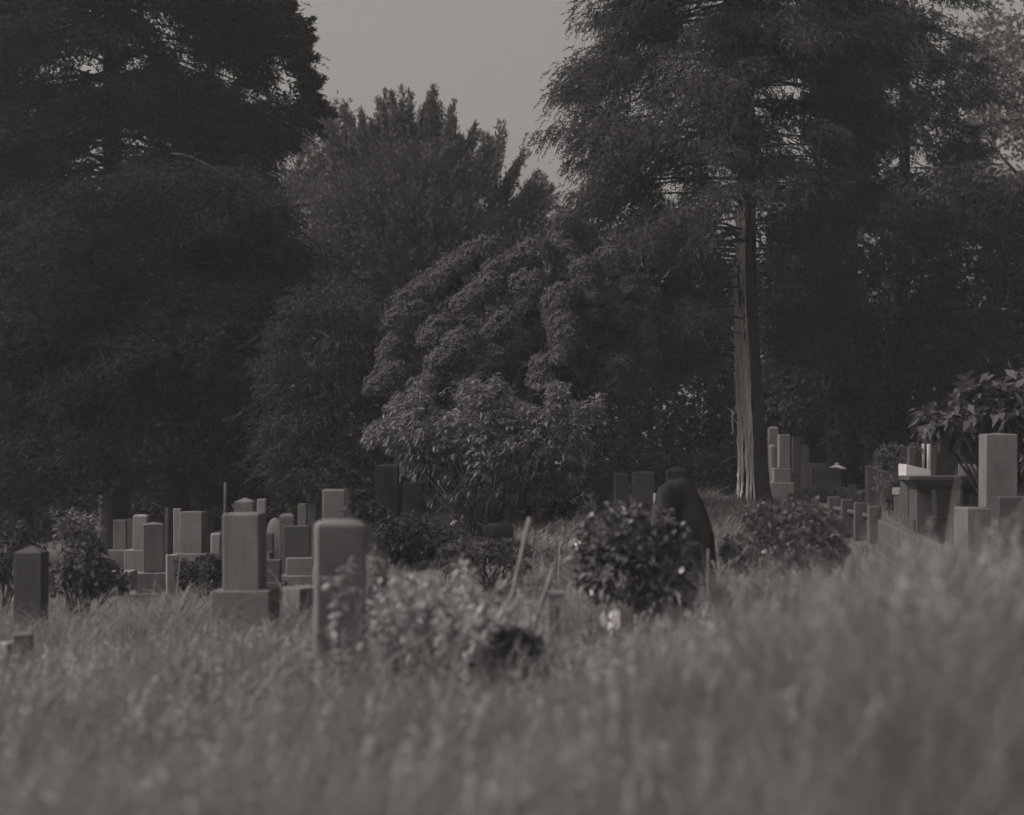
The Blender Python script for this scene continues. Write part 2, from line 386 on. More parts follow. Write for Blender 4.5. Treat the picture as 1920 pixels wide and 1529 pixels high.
def stone_block(name, w, dp, z0, z1, mat, parent, top='flat', bev=.012, rise=None, loc=(0, 0), taper=0.0):
    hw, hd = w/2, dp/2; rise = rise if rise is not None else min(w, dp)*.22; R = []
    h = z1-z0
    def hwz(z): return 1 - taper*(z-z0)/max(h, .01)
    if top == 'flat':
        R = [ring(hw, hd, z0, bev), ring(hw*hwz(z1-bev), hd*hwz(z1-bev), z1-bev, bev),
             ring(hw*hwz(z1)-bev*.35, hd*hwz(z1)-bev*.35, z1-bev*.3, bev), ring(hw*hwz(z1)-bev, hd*hwz(z1)-bev, z1, bev*.7)]
    elif top == 'pyramid':
        R = [ring(hw, hd, z0, bev), ring(hw, hd, z1-rise-bev*.5, bev), ring(hw-bev*.6, hd-bev*.6, z1-rise+bev*.3, bev), ring(hw*.07, hd*.07, z1, .004)]
    elif top == 'dome':
        R = [ring(hw, hd, z0, bev), ring(hw, hd, z1-rise, bev)]
        for a in (15, 30, 45, 60, 75): R.append(ring(hw*(.25+.75*math.cos(math.radians(a))), hd*(.25+.75*math.cos(math.radians(a))), z1-rise*(1-math.sin(math.radians(a))), bev))
        R.append(ring(hw*.22, hd*.22, z1, bev))
    elif top == 'arch':     # rounded outline seen from the front
        R = [ring(hw, hd, z0, bev), ring(hw, hd, z1-rise, bev)]
        for a in (12, 24, 36, 48, 60, 72, 82): R.append(ring(hw*math.cos(math.radians(a)), hd*(.8+.2*math.cos(math.radians(a))), z1-rise*(1-math.sin(math.radians(a))), bev))
    V, F, caps = loft(R)
    return poly_mesh(name, V, F+caps, mat, parent, (loc[0], loc[1], 0), smooth=(top == 'arch'))
def grave(label, l, r, top, d, bot=None, mat='granite', shape='flat', rz=0, bases=(), rise=None, dr=1.0, name='gravestone',
          cat='gravestone', group=None, bev=.012, basemat=None, taper=0.0):
    """shaft between photo columns l..r, top at row top, standing at distance d; bases = (l, r, top row) below it"""
    s = d/FPX; va = math.atan(((l+r)/2-960)/FPX); a = rz - 0
    fac = abs(math.cos(a)) + dr*abs(math.sin(a + 0) if a else 0)*1.0
    w_ = (r-l)*s/max(fac + (dr*abs(math.tan(va))*.9 if not a else 0), .5); dp = w_*dr
    px = (l+r)/2; c = P(px, top, d + dp/2); x, y = float(c[0]), float(c[1])
    zt = float(P(px, top, d)[2]); gzv = g1(x, y); 
    root = empty(name, (x, y, gzv), label, cat, group or None, rz)
    root.rotation_euler = (RNG.normal()*.008, RNG.normal()*.009, rz)
    zb = (float(P(px, bot, d)[2]) if bot else gzv-.12)
    stone_block('shaft', w_, dp, zb-gzv, zt-gzv, M[mat], root, shape, bev, rise, taper=taper)
    bm_ = M[basemat or mat]
    for i, (bl, br, bt) in enumerate(bases):
        bw = (br-bl)*s/max(abs(math.cos(a)) + .8*abs(math.sin(a)), .5); z1 = float(P(px, bt, d)[2]) - gzv
        z0 = (float(P(px, bases[i+1][2], d)[2]) - gzv) if i+1 < len(bases) else -.15
        off = ((bl+br)/2-px)*s
        stone_block('base' if i == 0 else 'plinth', bw, max(bw*.9, dp*1.15), z0, z1, bm_, root, 'flat', .015, loc=(off, 0))
    return root

def bough_tree(name, label, cat, d, base_px, top_py, left, right, depth_px, nb, leafm, r0, yr, seed=1, clumps=34, droop=.25, rise=.12,
               leaf=.085, wid=.026, L=.34, m=10, strands=3, hang=.5, holes=(), bark='bark_dark', top_px=None, group=None, zsc=.07, spread=.2):
    """conifer of layered boughs: left / right give the reach (photo px) of the crown at photo rows, depth_px towards and away"""
    rng = np.random.default_rng(seed); sc = d/FPX
    bx = (base_px-960)/FPX*d; bz = g1(bx, d); root = empty(name, (bx, d, bz-.05), label, cat, group); loc = np.array(root.location)
    top = P(top_px or base_px, top_py, d); base = np.array([bx, d, bz-.1])
    t = np.linspace(0, 1, 30)[:,None]; ph = rng.uniform(0, 6, 2)
    path = base+(top-base)*t + np.concatenate([.08*np.sin(t*5+ph[0]), .08*np.sin(t*4+ph[1]), 0*t], 1)*np.sin(t*math.pi)
    rad = (r0*(1-.72*t[:,0]**.8))*(1+.28*np.exp(-t[:,0]*np.linalg.norm(top-base)/.3)); tubes = [tube(path, rad, 14)]
    rise0 = rise; lw = np.array(left, float); rw = np.array(right, float); cs, ds = [], []
    for b in range(nb):
        py = rng.uniform(*yr); phi = rng.uniform(0, 2*math.pi) if b % 3 else rng.choice([0, math.pi])+rng.normal()*.45
        zt = float(P(base_px, py, d)[2]); ca, sa = math.cos(phi), math.sin(phi)
        side = np.interp(py, rw[:,0], rw[:,1]) if ca > 0 else np.interp(py, lw[:,0], lw[:,1])
        dep = min(depth_px, side*1.2 if side > 60 else depth_px)
        Rm = 1/math.sqrt((ca/side)**2+(sa/dep)**2)*sc*rng.uniform(.72, 1.04)
        rise = rise0*rng.uniform(-.8, 1.6); dz = droop*Rm*rng.uniform(.4, 1.4); za = zt + dz - rise*Rm       # the tip ends near row py
        k = int(np.clip((za-base[2])/(top[2]-base[2]), 0, 1)*29); a = path[k].copy(); a[2] = za
        dirv = np.array([ca, sa, 0]); lat = np.array([-sa, ca, 0])
        def pt(u): return a + np.multiply.outer(u, dirv)*Rm + np.stack([0*u, 0*u, rise*Rm*u*1.6 - (dz+.6*rise*Rm)*u**2], -1) + np.multiply.outer(np.sin(u*4+b)*.05*Rm, lat)
        u = np.linspace(0, .97, 12); tubes.append(tube(pt(u), max(.010, min(.045, Rm*.010))*(1-.85*u), 5))
        n_ = max(int(clumps*Rm/3.0), 8); ng = max(n_//9, 3); uu = 1-np.abs(rng.normal(size=ng))*.36; uu = np.clip(uu, .12, 1.0); w_ = spread*Rm*(1.15-uu)*1.6+.08
        cc = pt(uu) + np.multiply.outer(rng.uniform(-1, 1, ng)*w_, lat); cc[:,2] += rng.normal(size=ng)*zsc*1.3 - .05
        c = cc[rng.integers(0, ng, n_)] + rng.normal(size=(n_, 3))*np.array([.17, .17, .09])
        dd = dirv*.8 + np.multiply.outer(rng.normal(size=n_)*.7, lat) + np.array([0, 0, -hang]); cs.append(c); ds.append(dd)
    c = np.vstack(cs); dd = np.vstack(ds)
    if holes:
        pxx = c[:,0]/c[:,1]*FPX+960; pyy = 850-(c[:,2]-CAM_Z)/c[:,1]*FPX; k = np.ones(len(c), bool)
        for hx, hy, hr in holes: k &= np.hypot(pxx-hx, pyy-hy) > (hr+14)*rng.uniform(.8, 1.2, len(c))
        c, dd = c[k], dd[k]
    V, tn = clump_leaves(c, dd, strands, m, L, np.array([.13, .13, .05]), leaf, wid, hang*.7, .4, .45, rng)
    pts_mesh('crown', V-loc, quadF(len(V)//4), M[leafm], root, tn)
    V, F = join(tubes); pts_mesh('trunk', V-loc, F, M[bark], root, smooth=True); PATH[name] = (path, rad); return root
PATH = {}

# ------------------------------------------------------------------ trees
K = {}
bough_tree('conifer_tree', 'tallest dark conifer filling the upper left corner of the view', 'tree', 37, 215, -420,
     [(-400,60),(-160,330),(600,400),(950,380)], [(-400,40),(-160,285),(0,318),(40,352),(70,368),(140,378),(215,402),(255,335),(300,285),(380,290),(450,330),(600,360)],
     330, 390, 'l_deep', .36, (-330, 600), seed=11, clumps=64, leaf=.10, wid=.036, L=.36, m=9, hang=.25, droop=.28, zsc=.17,
     holes=((200,305,8),(170,135,12),(245,112,10),(330,110,12),(300,40,12),(415,130,8),(455,175,8),(60,200,8),(520,150,8)))
bough_tree('cypress_tree', 'very dark broad cypress whose boughs reach down to the left graves, under the tall conifer', 'tree', 31, 330, 420,
     [(300,40),(420,260),(560,420),(960,460)], [(300,60),(380,190),(430,230),(500,300),(570,312),(640,250),(720,195),(860,180),(940,150)],
     260, 190, 'l_deep', .3, (350, 930), seed=12, clumps=64, leaf=.085, wid=.032, L=.32, m=9, hang=.3, droop=.3, zsc=.10)
bough_tree('cypress_tree', 'second dark cypress at the left edge beside the broad one', 'tree', 33.5, 40, 440,
     [(300,60),(960,300)], [(300,60),(500,200),(960,240)], 230, 130, 'l_deep', .28, (400, 950), seed=24, clumps=60, leaf=.09, wid=.034, L=.34, m=9, hang=.3, droop=.3, zsc=.10)
bough_tree('cedar_tree', 'tall drooping cedar with a pale peeling trunk standing right of centre', 'tree', 32, 1415, -190,
     [(-190,300),(0,305),(70,300),(110,370),(125,400),(175,408),(220,378),(300,340),(400,330),(470,325),(560,300),(650,270),(705,190)],
     [(-190,280),(0,330),(100,300),(200,290),(300,250),(420,230),(560,200),(720,110)],
     290, 300, 'l_cedar', .29, (-170, 690), seed=16, clumps=72, leaf=.075, wid=.024, L=.28, m=12, hang=.45, droop=.32, zsc=.10, bark='bark', top_px=1388,
     holes=((1265,345,18),(1300,240,10),(1490,265,18),(1540,300,14),(1490,150,12),(1475,330,10),(1398,400,22),(1398,440,26),(1398,480,26),(1400,520,24),(1400,560,24),(1402,600,32),(1402,640,36),(1404,680,40),(1404,720,40)))
bough_tree('conifer_tree', 'dark clumpy conifer right of the peeling cedar, its top against the sky', 'tree', 41, 1690, -330,
     [(-330,60),(-100,150),(100,160),(400,180)], [(-330,60),(-60,150),(20,135),(80,125),(170,175),(240,230),(300,170),(400,150)],
     170, 120, 'l_dark', .22, (-230, 430), seed=17, clumps=60, leaf=.11, wid=.04, L=.36, m=9, hang=.3, droop=.25, zsc=.10,
     holes=((1660,130,10),(1580,170,12),(1700,250,10)))
bough_tree('cypress_tree', 'grey feathery cypress between the dark broad cypress and the dome-shaped tree', 'tree', 28, 610, 540,
     [(540,15),(620,70),(700,105),(760,115),(950,115)], [(540,20),(590,80),(640,95),(700,100),(860,80),(950,70)], 110, 120, 'l_dark', .15, (560, 920), seed=13, clumps=60, leaf=.07, wid=.022, L=.28, m=11, hang=.25, droop=.3, zsc=.07)
tree('ginkgo_tree', 'tall pointed tree with upright feathery shoots against the open sky', 'tree', 46,
     [(640,330),(690,340),(720,295),(800,290),(850,315),(875,370),(905,390),(925,430),(945,455),(960,490),(950,540),(880,640),(700,690),(600,640),(590,420)],
     800, 'upright', 4500, 2.6, 'l_mid', 260, .3, lump=.1, seed=14, limbs=36, rise=-.6, leaf=.14, wid=.055)
tree('leafy_tree', 'mid grey leafy tree showing between the tall conifer and the pointed tree', 'tree', 50,
     [(470,260),(540,250),(600,215),(640,230),(660,330),(680,480),(640,660),(520,660),(450,560)],
     560, 'upright', 1300, 2.2, 'l_grey', 300, .25, lump=.25, seed=15, limbs=20, rise=-.4, leaf=.14, wid=.06)
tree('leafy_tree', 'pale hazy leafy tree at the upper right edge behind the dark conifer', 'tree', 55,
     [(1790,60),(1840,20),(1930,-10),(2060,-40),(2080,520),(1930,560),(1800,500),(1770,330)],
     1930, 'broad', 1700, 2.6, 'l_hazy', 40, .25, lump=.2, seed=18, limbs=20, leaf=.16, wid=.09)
tree('evergreen_tree', 'broad very dark evergreen behind the graves right of the peeling cedar', 'tree', 37.5,
     [(1440,440),(1560,380),(1700,360),(1800,300),(1900,330),(2080,280),(2080,800),(1900,860),(1640,850),(1560,800),(1460,760)],
     1680, 'cypress', 3000, 2.6, 'l_dark', 380, .3, lump=.1, seed=19, limbs=26, leaf=.14, wid=.06)
tree('evergreen_tree', 'low dark evergreen behind the peeling cedar trunk and the pyramid topped stone', 'tree', 41,
     [(1090,560),(1200,520),(1400,520),(1520,560),(1560,700),(1540,905),(1300,940),(1120,900)],
     1330, 'broad', 2000, 2.0, 'l_dark', 560, .2, lump=.0, seed=20, limbs=16, leaf=.16, wid=.08)
tree('evergreen_tree', 'low dark evergreen closing the view behind the graves at the far left', 'tree', 44,
     [(-160,640),(100,620),(300,600),(480,600),(560,640),(580,930),(300,975),(-160,985)],
     150, 'broad', 2400, 2.0, 'l_dark', 640, .25, lump=.0, seed=21, limbs=16, leaf=.18, wid=.09)
tree('evergreen_tree', 'dark evergreen showing low between the dome-shaped tree and the grey cypress', 'tree', 43,
     [(520,600),(700,560),(900,600),(1100,600),(1130,900),(900,940),(560,950)],
     760, 'broad', 1900, 1.8, 'l_dark', 620, .2, lump=.0, seed=22, limbs=14, leaf=.18, wid=.09)
tree('evergreen_tree', 'dark evergreen at the far right behind the large leaved tree', 'tree', 47,
     [(1480,600),(1700,560),(1900,580),(2100,560),(2100,900),(1800,925),(1500,915)],
     1830, 'broad', 2000, 1.8, 'l_dark', 600, .2, lump=.0, seed=23, limbs=14, leaf=.18, wid=.09)

# shoots standing out of the pointed tree's top
def shoots(parent, d, lines, mat, seed=3):
    rng = np.random.default_rng(seed); Vs, Ts, tubes = [], [], []
    for (x0, y0, x1, y1) in lines:
        for k in range(3):
            dd = d + rng.normal()*.5
            a = P(x0 + rng.normal()*6, y0, dd); b_ = P(x1 + rng.normal()*7, y1 + k*rng.uniform(0, 18), dd)
            n_ = 300; t = rng.uniform(0, 1, n_)[:,None]; p = a+(b_-a)*t
            rad = .27*(1-t*.8); p = p + rng.normal(size=p.shape)*rad*.5
            u = unit(unit(b_-a)*.9 + rng.normal(size=p.shape)*.5)
            sz = rng.uniform(.7, 1.3, n_)*(1.1-.4*t[:,0]); Vs.append(leaf_quads(p, u, .16*sz, .05*sz, rng=rng)); Ts.append(rng.uniform(.2, .6, n_))
    V = np.vstack(Vs); pts_mesh('shoot', V-np.array(parent.location), quadF(len(V)//4), M[mat], parent, np.concatenate(Ts))
g = [o for o in C.objects if o.name == 'ginkgo_tree'][0]
shoots(g, 46, [(738,290,719,168),(752,285,733,173),(757,290,746,178),(772,290,762,164),(782,295,802,162),(790,270,795,190),(820,300,822,172),(835,300,847,190),(850,310,852,225),(860,320,890,232),(850,340,870,255),
 (905,370,920,252),(910,375,948,230),(915,380,935,262),(930,400,978,280),(925,410,968,300),(945,420,1001,326),(955,430,1020,322),(950,435,1032,328),(960,440,1038,352),(960,448,1040,366),(975,450,1056,402),(965,460,1030,412),
 (690,310,640,192),(690,320,674,206),(665,330,650,240),(640,340,612,226),(700,310,700,225),(720,330,708,215),(800,300,812,200),(880,350,905,275),(650,300,628,250)], 'l_mid')
g = [o for o in C.objects if o.name == 'conifer_tree'][0]
shoots(g, 38, [(520,60,575,38),(540,90,585,70),(540,120,592,105),(560,160,602,150),(570,190,622,212),(540,200,600,238),(520,20,545,8),(500,260,560,262),(470,300,500,345)], 'l_dark', 4)

# dome-shaped tree: rounded ridges of small leaves
def dome_tree():
    rng = np.random.default_rng(31); d = 27.8
    bx = (980-960)/FPX*d; bz = g1(bx, d); root = empty('domed_tree', (bx, d, bz-.05), 'rounded evergreen of cauliflower-like leaf clumps behind the light leafy shrub', 'tree')
    loc = np.array(root.location)
    Vs, Ts = [], []
    cx, cy, R = 960, 700, 300.0
    dp_ = [(705,730),(700,670),(725,620),(780,560),(840,515),(900,478),(960,452),(1050,448),(1130,462),(1190,510),(1210,600),(1190,720)]
    pts, tries = [], 0
    while tries < 6000:
        tries += 1; x, y = rng.uniform(690, 1215), rng.uniform(440, 740)
        if not in_poly(dp_, np.array([x]), np.array([y]))[0]: continue
        if all(((x-a)/1.15)**2+((y-b)*1.05)**2 > 51**2 for a, b in pts): pts.append((x, y))
    for x, y in pts:
        fx, fy = x-1075, y-400; l = math.hypot(fx, fy)+1; fx, fy = fx/l, fy/l
        rr = np.hypot((x-cx)/1.05, (y-cy)/.98)/R; dep0 = d - 2.3*math.sqrt(max(1-min(rr, 1)**2, .0)) + rng.uniform(-.35, .35)
        n3 = rng.integers(2, 5)
        for k in range(n3):
            q = (k-(n3-1)/2)*26; r = rng.uniform(.22, .31)*(1.1-.12*k); c = P(x+fx*q+rng.normal()*5, y+fy*q+rng.normal()*5, dep0-.04*k); n_ = 2300
            u = unit(rng.normal(size=(n_, 3))); u[:,2] = np.where(u[:,2] < -.35, -u[:,2], u[:,2])
            bump = 1+.10*np.sin(u[:,0]*9+k+x)*np.sin(u[:,2]*9+y)+.06*np.sin(u[:,1]*17+x)
            p = c + u*r*np.array([1.0, 1.0, .9])*(rng.uniform(.93, 1.05, n_)*bump)[:,None]
            ud = unit(np.cross(u, rng.normal(size=u.shape)) + u*.3)
            sz = rng.uniform(.7, 1.3, n_); Vs.append(leaf_quads(p, ud, .034*sz, .024*sz, rng=rng, nrm=u+rng.normal(size=u.shape)*.22)); Ts.append(np.clip(rng.uniform(.4, .6)+rng.normal(size=n_)*.08, 0, 1))
    poly = [(700,740),(705,660),(740,600),(830,520),(950,460),(1050,455),(1140,470),(1200,530),(1210,640),(1190,740)]
    c, nrm, q = inflate(poly, d+1.3, 1300, 1.5, (), 12, rng, 0, .6)
    V, t = clump_leaves(c, nrm, 5, 7, .3, .2, .075, .04, .1, .7, .8, rng); Vs.append(V); Ts.append(t*.6)  # inner leaves toned darker, painting shade into the gaps between lobes
    V = np.vstack(Vs); pts_mesh('crown', V-loc, quadF(len(V)//4), M['l_dome'], root, np.concatenate(Ts))
    trunk_and_limbs((bx, d, bz-.1), P(990, 560, d), .18, .06, c[rng.choice(len(c), 24)], 'trunk', M['bark_dark'], root, rng=rng, rl=.06)
dome_tree()

# cedar trunk details: peeled bark strips, coloured extra pale to make up for blocked sun
def bark_strips():
    g = [o for o in C.objects if o.name == 'cedar_tree'][0]; rng = np.random.default_rng(5); loc = np.array(g.location)
    path, rad = PATH['cedar_tree']
    def axis(z):
        z = max(z, path[0,2]); return np.array([np.interp(z, path[:,2], path[:,k]) for k in range(3)]), float(np.interp(z, path[:,2], rad))
    #  (angle from the camera-facing side towards the left, z row from, to, half width, stand-off)
    spec = [(10,600,958,.035,.012),(20,640,962,.045,.02),(36,385,545,.06,.012),(33,600,940,.035,.02),(54,640,960,.045,.03),(70,430,940,.04,.015),(50,395,500,.05,.03),(20,430,560,.035,.015),(62,700,830,.02,.05),(82,765,815,.015,.12),(22,378,470,.05,.012),(28,820,955,.03,.05),(44,590,700,.05,.015),(60,520,640,.04,.02),(16,540,640,.03,.02)]
    spec = [(a_, y0_, y1_, h_*.62, o_) for a_, y0_, y1_, h_, o_ in spec]
    for k_ in range(26):
        y1_ = rng.uniform(470, 955); spec.append((rng.uniform(8, 82), max(y1_-rng.uniform(70, 280), 384), y1_, rng.uniform(.008, .022), rng.uniform(.012, .045)))
    for ang, y0, y1, hw, so in spec:
        n_ = 26; ys = np.linspace(y1, y0, n_); Vf = []
        for i, yy in enumerate(ys):
            z = float(P(1400, yy, 32)[2]); a, r = axis(z); z = min(max(z, loc[2]-.1), 99); a[2] = z
            e = 1-i/(n_-1); flare = so + .10*(math.exp(-e*16) if y1 < 900 else 0) + .03*rng.normal()*.25
            hh = hw*(.45+.55*math.sin(math.pi*min(max(.08+.86*i/(n_-1), 0), 1)))*(1+.25*rng.normal()*.6)
            for k, ww in enumerate((-1, -.35, .35, 1)):
                th = math.radians(ang)+ww*hh/r + .03*math.sin(i*.7+ang); rr = r+flare+(.012 if abs(ww) < .5 else 0)
                Vf.append((a[0]-math.sin(th)*rr, a[1]-math.cos(th)*rr, z))
            for k, ww in enumerate((1, -1)):
                th = math.radians(ang)+ww*hh*.8/r; rr = r+flare-.02
                Vf.append((a[0]-math.sin(th)*rr, a[1]-math.cos(th)*rr, z))
        idx = np.arange(n_*6).reshape(n_, 6); j = np.roll(idx, -1, 1)
        F = np.stack([idx[:-1], j[:-1], j[1:], idx[1:]], -1).reshape(-1, 4)
        pts_mesh('bark_strip', np.array(Vf)-loc, F, M['peeled'], g)
    # second stem of the fork near the top
    s = np.linspace(0, 1, 12)[:,None]; a = P(1396, 130, 32); b_ = P(1345, -140, 31.8); mid = P(1368, 60, 31.9)
    V, F = tube((1-s)**2*a+2*s*(1-s)*mid+s*s*b_, .12*(1-.5*s[:,0]), 9); pts_mesh('fork_stem', V-loc, F, M['bark'], g, smooth=True)
bark_strips()

# ------------------------------------------------------------------ shrubs
shrub('leafy_shrub', 'light leafy shrub with drooping leaf tufts in front of the dome-shaped tree', 'shrub', 24,
      [(690,770),(720,760),(770,705),(810,730),(830,712),(880,705),(925,690),(960,720),(1000,715),(1030,710),(1070,715),(1085,745),(1130,735),(1140,800),(1110,850),(1090,900),(1060,950),(960,985),(860,985),(790,930),(740,890),(690,850),(672,810)],
      900, 3300, 1.25, 'l_light', .105, .034, 8, stems=8, lump=.45, droop=.5, tilt=1.0, seed=41, inset=2, shell=.3, rag=55)
shrub('large_leaved_tree', 'small tree with very large drooping leaves behind the big pale pillar at right', 'tree', 20.5,
      [(1705,770),(1740,730),(1790,715),(1800,690),(1860,695),(1900,680),(2000,670),(2000,880),(1920,900),(1860,830),(1790,850),(1740,830),(1715,800)],
      1890, 380, .8, 'l_mid', .24, .08, 6, stems=5, lump=.2, droop=.55, tilt=1.1, seed=42, inset=8, rag=60, stem_r=.03)
shrub('camellia_bush', 'glossy leaved round bush with bright leaf glints in front of the dark rounded stone', 'bush', 13.5,
      [(1075,1000),(1090,960),(1140,935),(1200,938),(1260,950),(1310,1000),(1330,1060),(1320,1120),(1260,1150),(1190,1150),(1120,1140),(1070,1100),(1062,1050)],
      1190, 620, .5, 'l_gloss', .085, .045, 7, stems=5, lump=.1, droop=.1, seed=43, inset=8, upb=.4)
shrub('clipped_bush', 'soft dark clipped bush below the peeling cedar trunk', 'bush', 16,
      [(1345,1030),(1360,985),(1400,950),(1450,932),(1530,930),(1580,960),(1600,1010),(1605,1070),(1560,1120),(1450,1140),(1370,1130),(1340,1080)],
      1475, 1500, .62, 'l_grey', .06, .028, 8, stems=6, lump=.1, droop=.0, seed=44, inset=6)
shrub('clipped_bush', 'small dark bush between the pale pillars at left, by the thin pole', 'bush', 22,
      [(322,1050),(345,1036),(410,1034),(432,1050),(430,1105),(330,1110)], 378, 500, .4, 'l_dark', .06, .03, 8, stems=4, lump=0, seed=45, inset=3)
shrub('wild_bush', 'ragged dark bush beside the dark pillar at the far left', 'bush', 19,
      [(85,1010),(110,970),(150,960),(190,990),(215,1050),(250,1075),(245,1115),(90,1120)], 150, 420, .5, 'l_mid', .08, .04, 7, stems=5, lump=.45, seed=46, inset=3)
shrub('wild_bush', 'pale sunlit bush glimpsed behind the ragged bush at far left', 'bush', 26,
      [(75,965),(95,945),(140,938),(185,955),(195,1000),(180,1040),(90,1040)], 135, 110, .5, 'l_light', .12, .06, 6, stems=4, lump=.4, seed=47, inset=3)  # paler leaf colour stands in for sunlight on this bush
shrub('wild_bush', 'dark straggling bush at the foot of the light leafy shrub, around two dim stones', 'bush', 21,
      [(690,930),(740,960),(800,950),(850,985),(900,1000),(860,1050),(760,1060),(700,1050)], 770, 650, .5, 'l_dark', .08, .03, 8, stems=5, lump=.1, seed=48, inset=3)
shrub('wild_bush', 'dark low bush in shade below the middle of the light leafy shrub', 'bush', 25,
      [(850,930),(950,910),(1060,900),(1110,930),(1070,975),(1000,985),(900,1000),(850,990)], 980, 700, .6, 'l_dark', .09, .05, 7, stems=5, lump=.0, seed=49, inset=3)
shrub('wild_bush', 'thin twiggy grey bush left of the two dim stones near centre right', 'bush', 29,
      [(1100,870),(1135,850),(1180,850),(1170,900),(1130,945),(1095,940)], 1130, 240, .4, 'l_grey', .08, .03, 6, stems=6, lump=.3, seed=50, inset=2)
shrub('wild_bush', 'soft feathery grey bush behind the dark stone table at right', 'bush', 27,
      [(1625,870),(1650,830),(1700,815),(1735,840),(1725,890),(1710,950),(1640,950)], 1680, 700, .5, 'l_grey', .06, .02, 8, stems=5, lump=.3, seed=51, inset=2, rag=40)
shrub('wild_bush', 'small pale leafed bush left of the dim square stone at far right', 'bush', 36,
      [(1605,800),(1625,778),(1655,785),(1660,830),(1625,850),(1610,830)], 1635, 160, .35, 'l_light', .11, .06, 6, stems=4, lump=.2, seed=52, inset=2)
shrub('wild_bush', 'small sunlit sprig bush above the dark slab stone near the cedar', 'bush', 37,
      [(1535,815),(1560,800),(1578,805),(1580,850),(1555,850)], 1560, 70, .3, 'l_light', .13, .07, 6, stems=4, lump=.3, seed=53, inset=2)
shrub('wild_bush', 'added dark shapeless bush behind the shaded pillar at the far left edge', 'bush', 22,
      [(-120,980),(-40,950),(40,960),(85,990),(100,1050),(90,1120),(-120,1120)], 0, 500, .5, 'l_dark', .09, .04, 7, stems=5, lump=.1, seed=56, inset=3)  # added bush, covers sunlit soil to keep this corner dark
shrub('wild_bush', 'dim ground bush in front of the low rounded slab left of the leaning stick', 'bush', 18.5,
      [(820,1015),(880,998),(960,1002),(1000,1018),(1005,1075),(830,1080)], 915, 420, .4, 'l_mid', .06, .022, 8, stems=5, lump=.2, seed=57, inset=3)
shrub('low_bush', 'dark low mound of leaves in the grass left of the small wooden marker', 'bush', 10.2,
      [(820,1220),(850,1180),(910,1160),(990,1172),(1035,1205),(1030,1250),(950,1275),(830,1270)], 935, 420, .4, 'l_dark', .06, .03, 8, stems=5, lump=0, seed=54, inset=5)
shrub('low_bush', 'dark shaded ground bush beside the black slab stone behind the cedar trunk', 'bush', 31,
      [(1470,930),(1520,905),(1590,915),(1640,905),(1660,950),(1600,960),(1480,955)], 1560, 420, .4, 'l_mid', .07, .03, 7, stems=4, lump=.2, seed=55, inset=2)
# hedge of far bushes closing the ground line
for i, (l, r, t, b, d, lab) in enumerate([(-150,230,900,985,40,'dark far hedge bush behind the pale sunlit bush at far left'),(200,520,880,985,41,'dark far hedge bush behind the left group of gravestones'),
      (480,760,860,970,40,'dark far hedge bush behind the stone with weeds across its top'),(1040,1300,830,945,39,'dark far hedge bush behind the two dim stones at centre right'),
      (1270,1440,830,950,38,'dark far hedge bush just left of the cedar trunk foot'),(1420,1700,820,925,42,'dark far hedge bush behind the bright edged stones by the cedar'),(1660,2080,800,930,42,'dark far hedge bush behind the stone table at right')]):
    shrub('hedge_bush', lab, 'bush', d, [(l,b+25),(l+5,t+30),(l+40,t),(r-40,t+5),(r-5,t+35),(r,b+25)], (l+r)/2, 900, .9, 'l_dark', .16, .08, 7, stems=5, lump=.0, seed=60+i, inset=2, group='far hedge bushes', stem_r=.03)

# weeds in front of centre: leafy stems
def weed(label, x, y, d, h_px, n=9, lean=.25, leaf=.07, wid=.022, seed=1, mat='l_weed', spread=60, hook=False):
    rng = np.random.default_rng(seed); bx = (x-960)/FPX*d; bz = g1(bx, d)
    root = empty('weed_plant', (bx, d, bz-.03), label, 'weed', 'weeds in the grass'); loc = np.array(root.location)
    tubes, cs, ds = [], [], []
    for i in range(n):
        b0 = np.array([bx, d, bz-.05]) + rng.normal(size=3)*[.05, .05, 0]
        tip = P(x + rng.normal()*spread, y + abs(rng.normal())*h_px*.22, d + rng.normal()*.15)
        s = np.linspace(0, 1, 12)[:,None]; mid = (b0+tip)/2 + [0, 0, .12] + rng.normal(size=3)*.03
        pp = (1-s)**2*b0+2*s*(1-s)*mid+s*s*tip
        tubes.append(tube(pp, .006*(1-.6*s[:,0]), 5)); k = np.repeat(pp[3:], 2, 0); cs.append(k); ds.append(np.tile([[0, 0, 1.]], (len(k), 1))+rng.normal(size=(len(k), 3))*.5)
    V, F = join(tubes); pts_mesh('stem', V-loc, F, M['dry'], root, smooth=True)
    V, t = rosettes(np.vstack(cs), np.vstack(ds), 4, leaf, wid, 1.1, .3, .4, rng)
    pts_mesh('foliage', V-loc, quadF(len(V)//4), M[mat], root, t)
weed('leafy weed clump right beside the nearest pillar stone', 770, 1060, 10.4, 180, 7, seed=71, spread=32)
weed('tall leafy weed clump left of the leaning stick', 840, 1045, 10.8, 190, 8, seed=72, spread=50)
weed('leafy weed clump growing behind the dark low mound of leaves', 925, 1095, 11.2, 160, 8, seed=73, spread=55)
weed('sprawling weed clump at the foot of the tall leafy weeds, left of the dark mound', 835, 1130, 9.6, 130, 7, seed=74, spread=55)
weed('low tangled weed clump between the nearest pillar and the tall weeds', 815, 1080, 10.9, 150, 10, seed=78, spread=48)
weed('pale weed clump in front of the foot of the leaning stick', 965, 1125, 10.6, 140, 8, seed=79, spread=50)
weed('short weed clump at the right foot of the nearest pillar', 735, 1120, 10.2, 120, 8, seed=80, spread=24)
weed('weed clump leaning over the left end of the dark mound', 870, 1120, 10.0, 130, 9, seed=84, spread=60)
weed('feathery weed brushing across the top of the stone behind the nearest pillar', 660, 915, 12.2, 330, 8, leaf=.06, wid=.02, seed=75, spread=26, mat='l_grey')
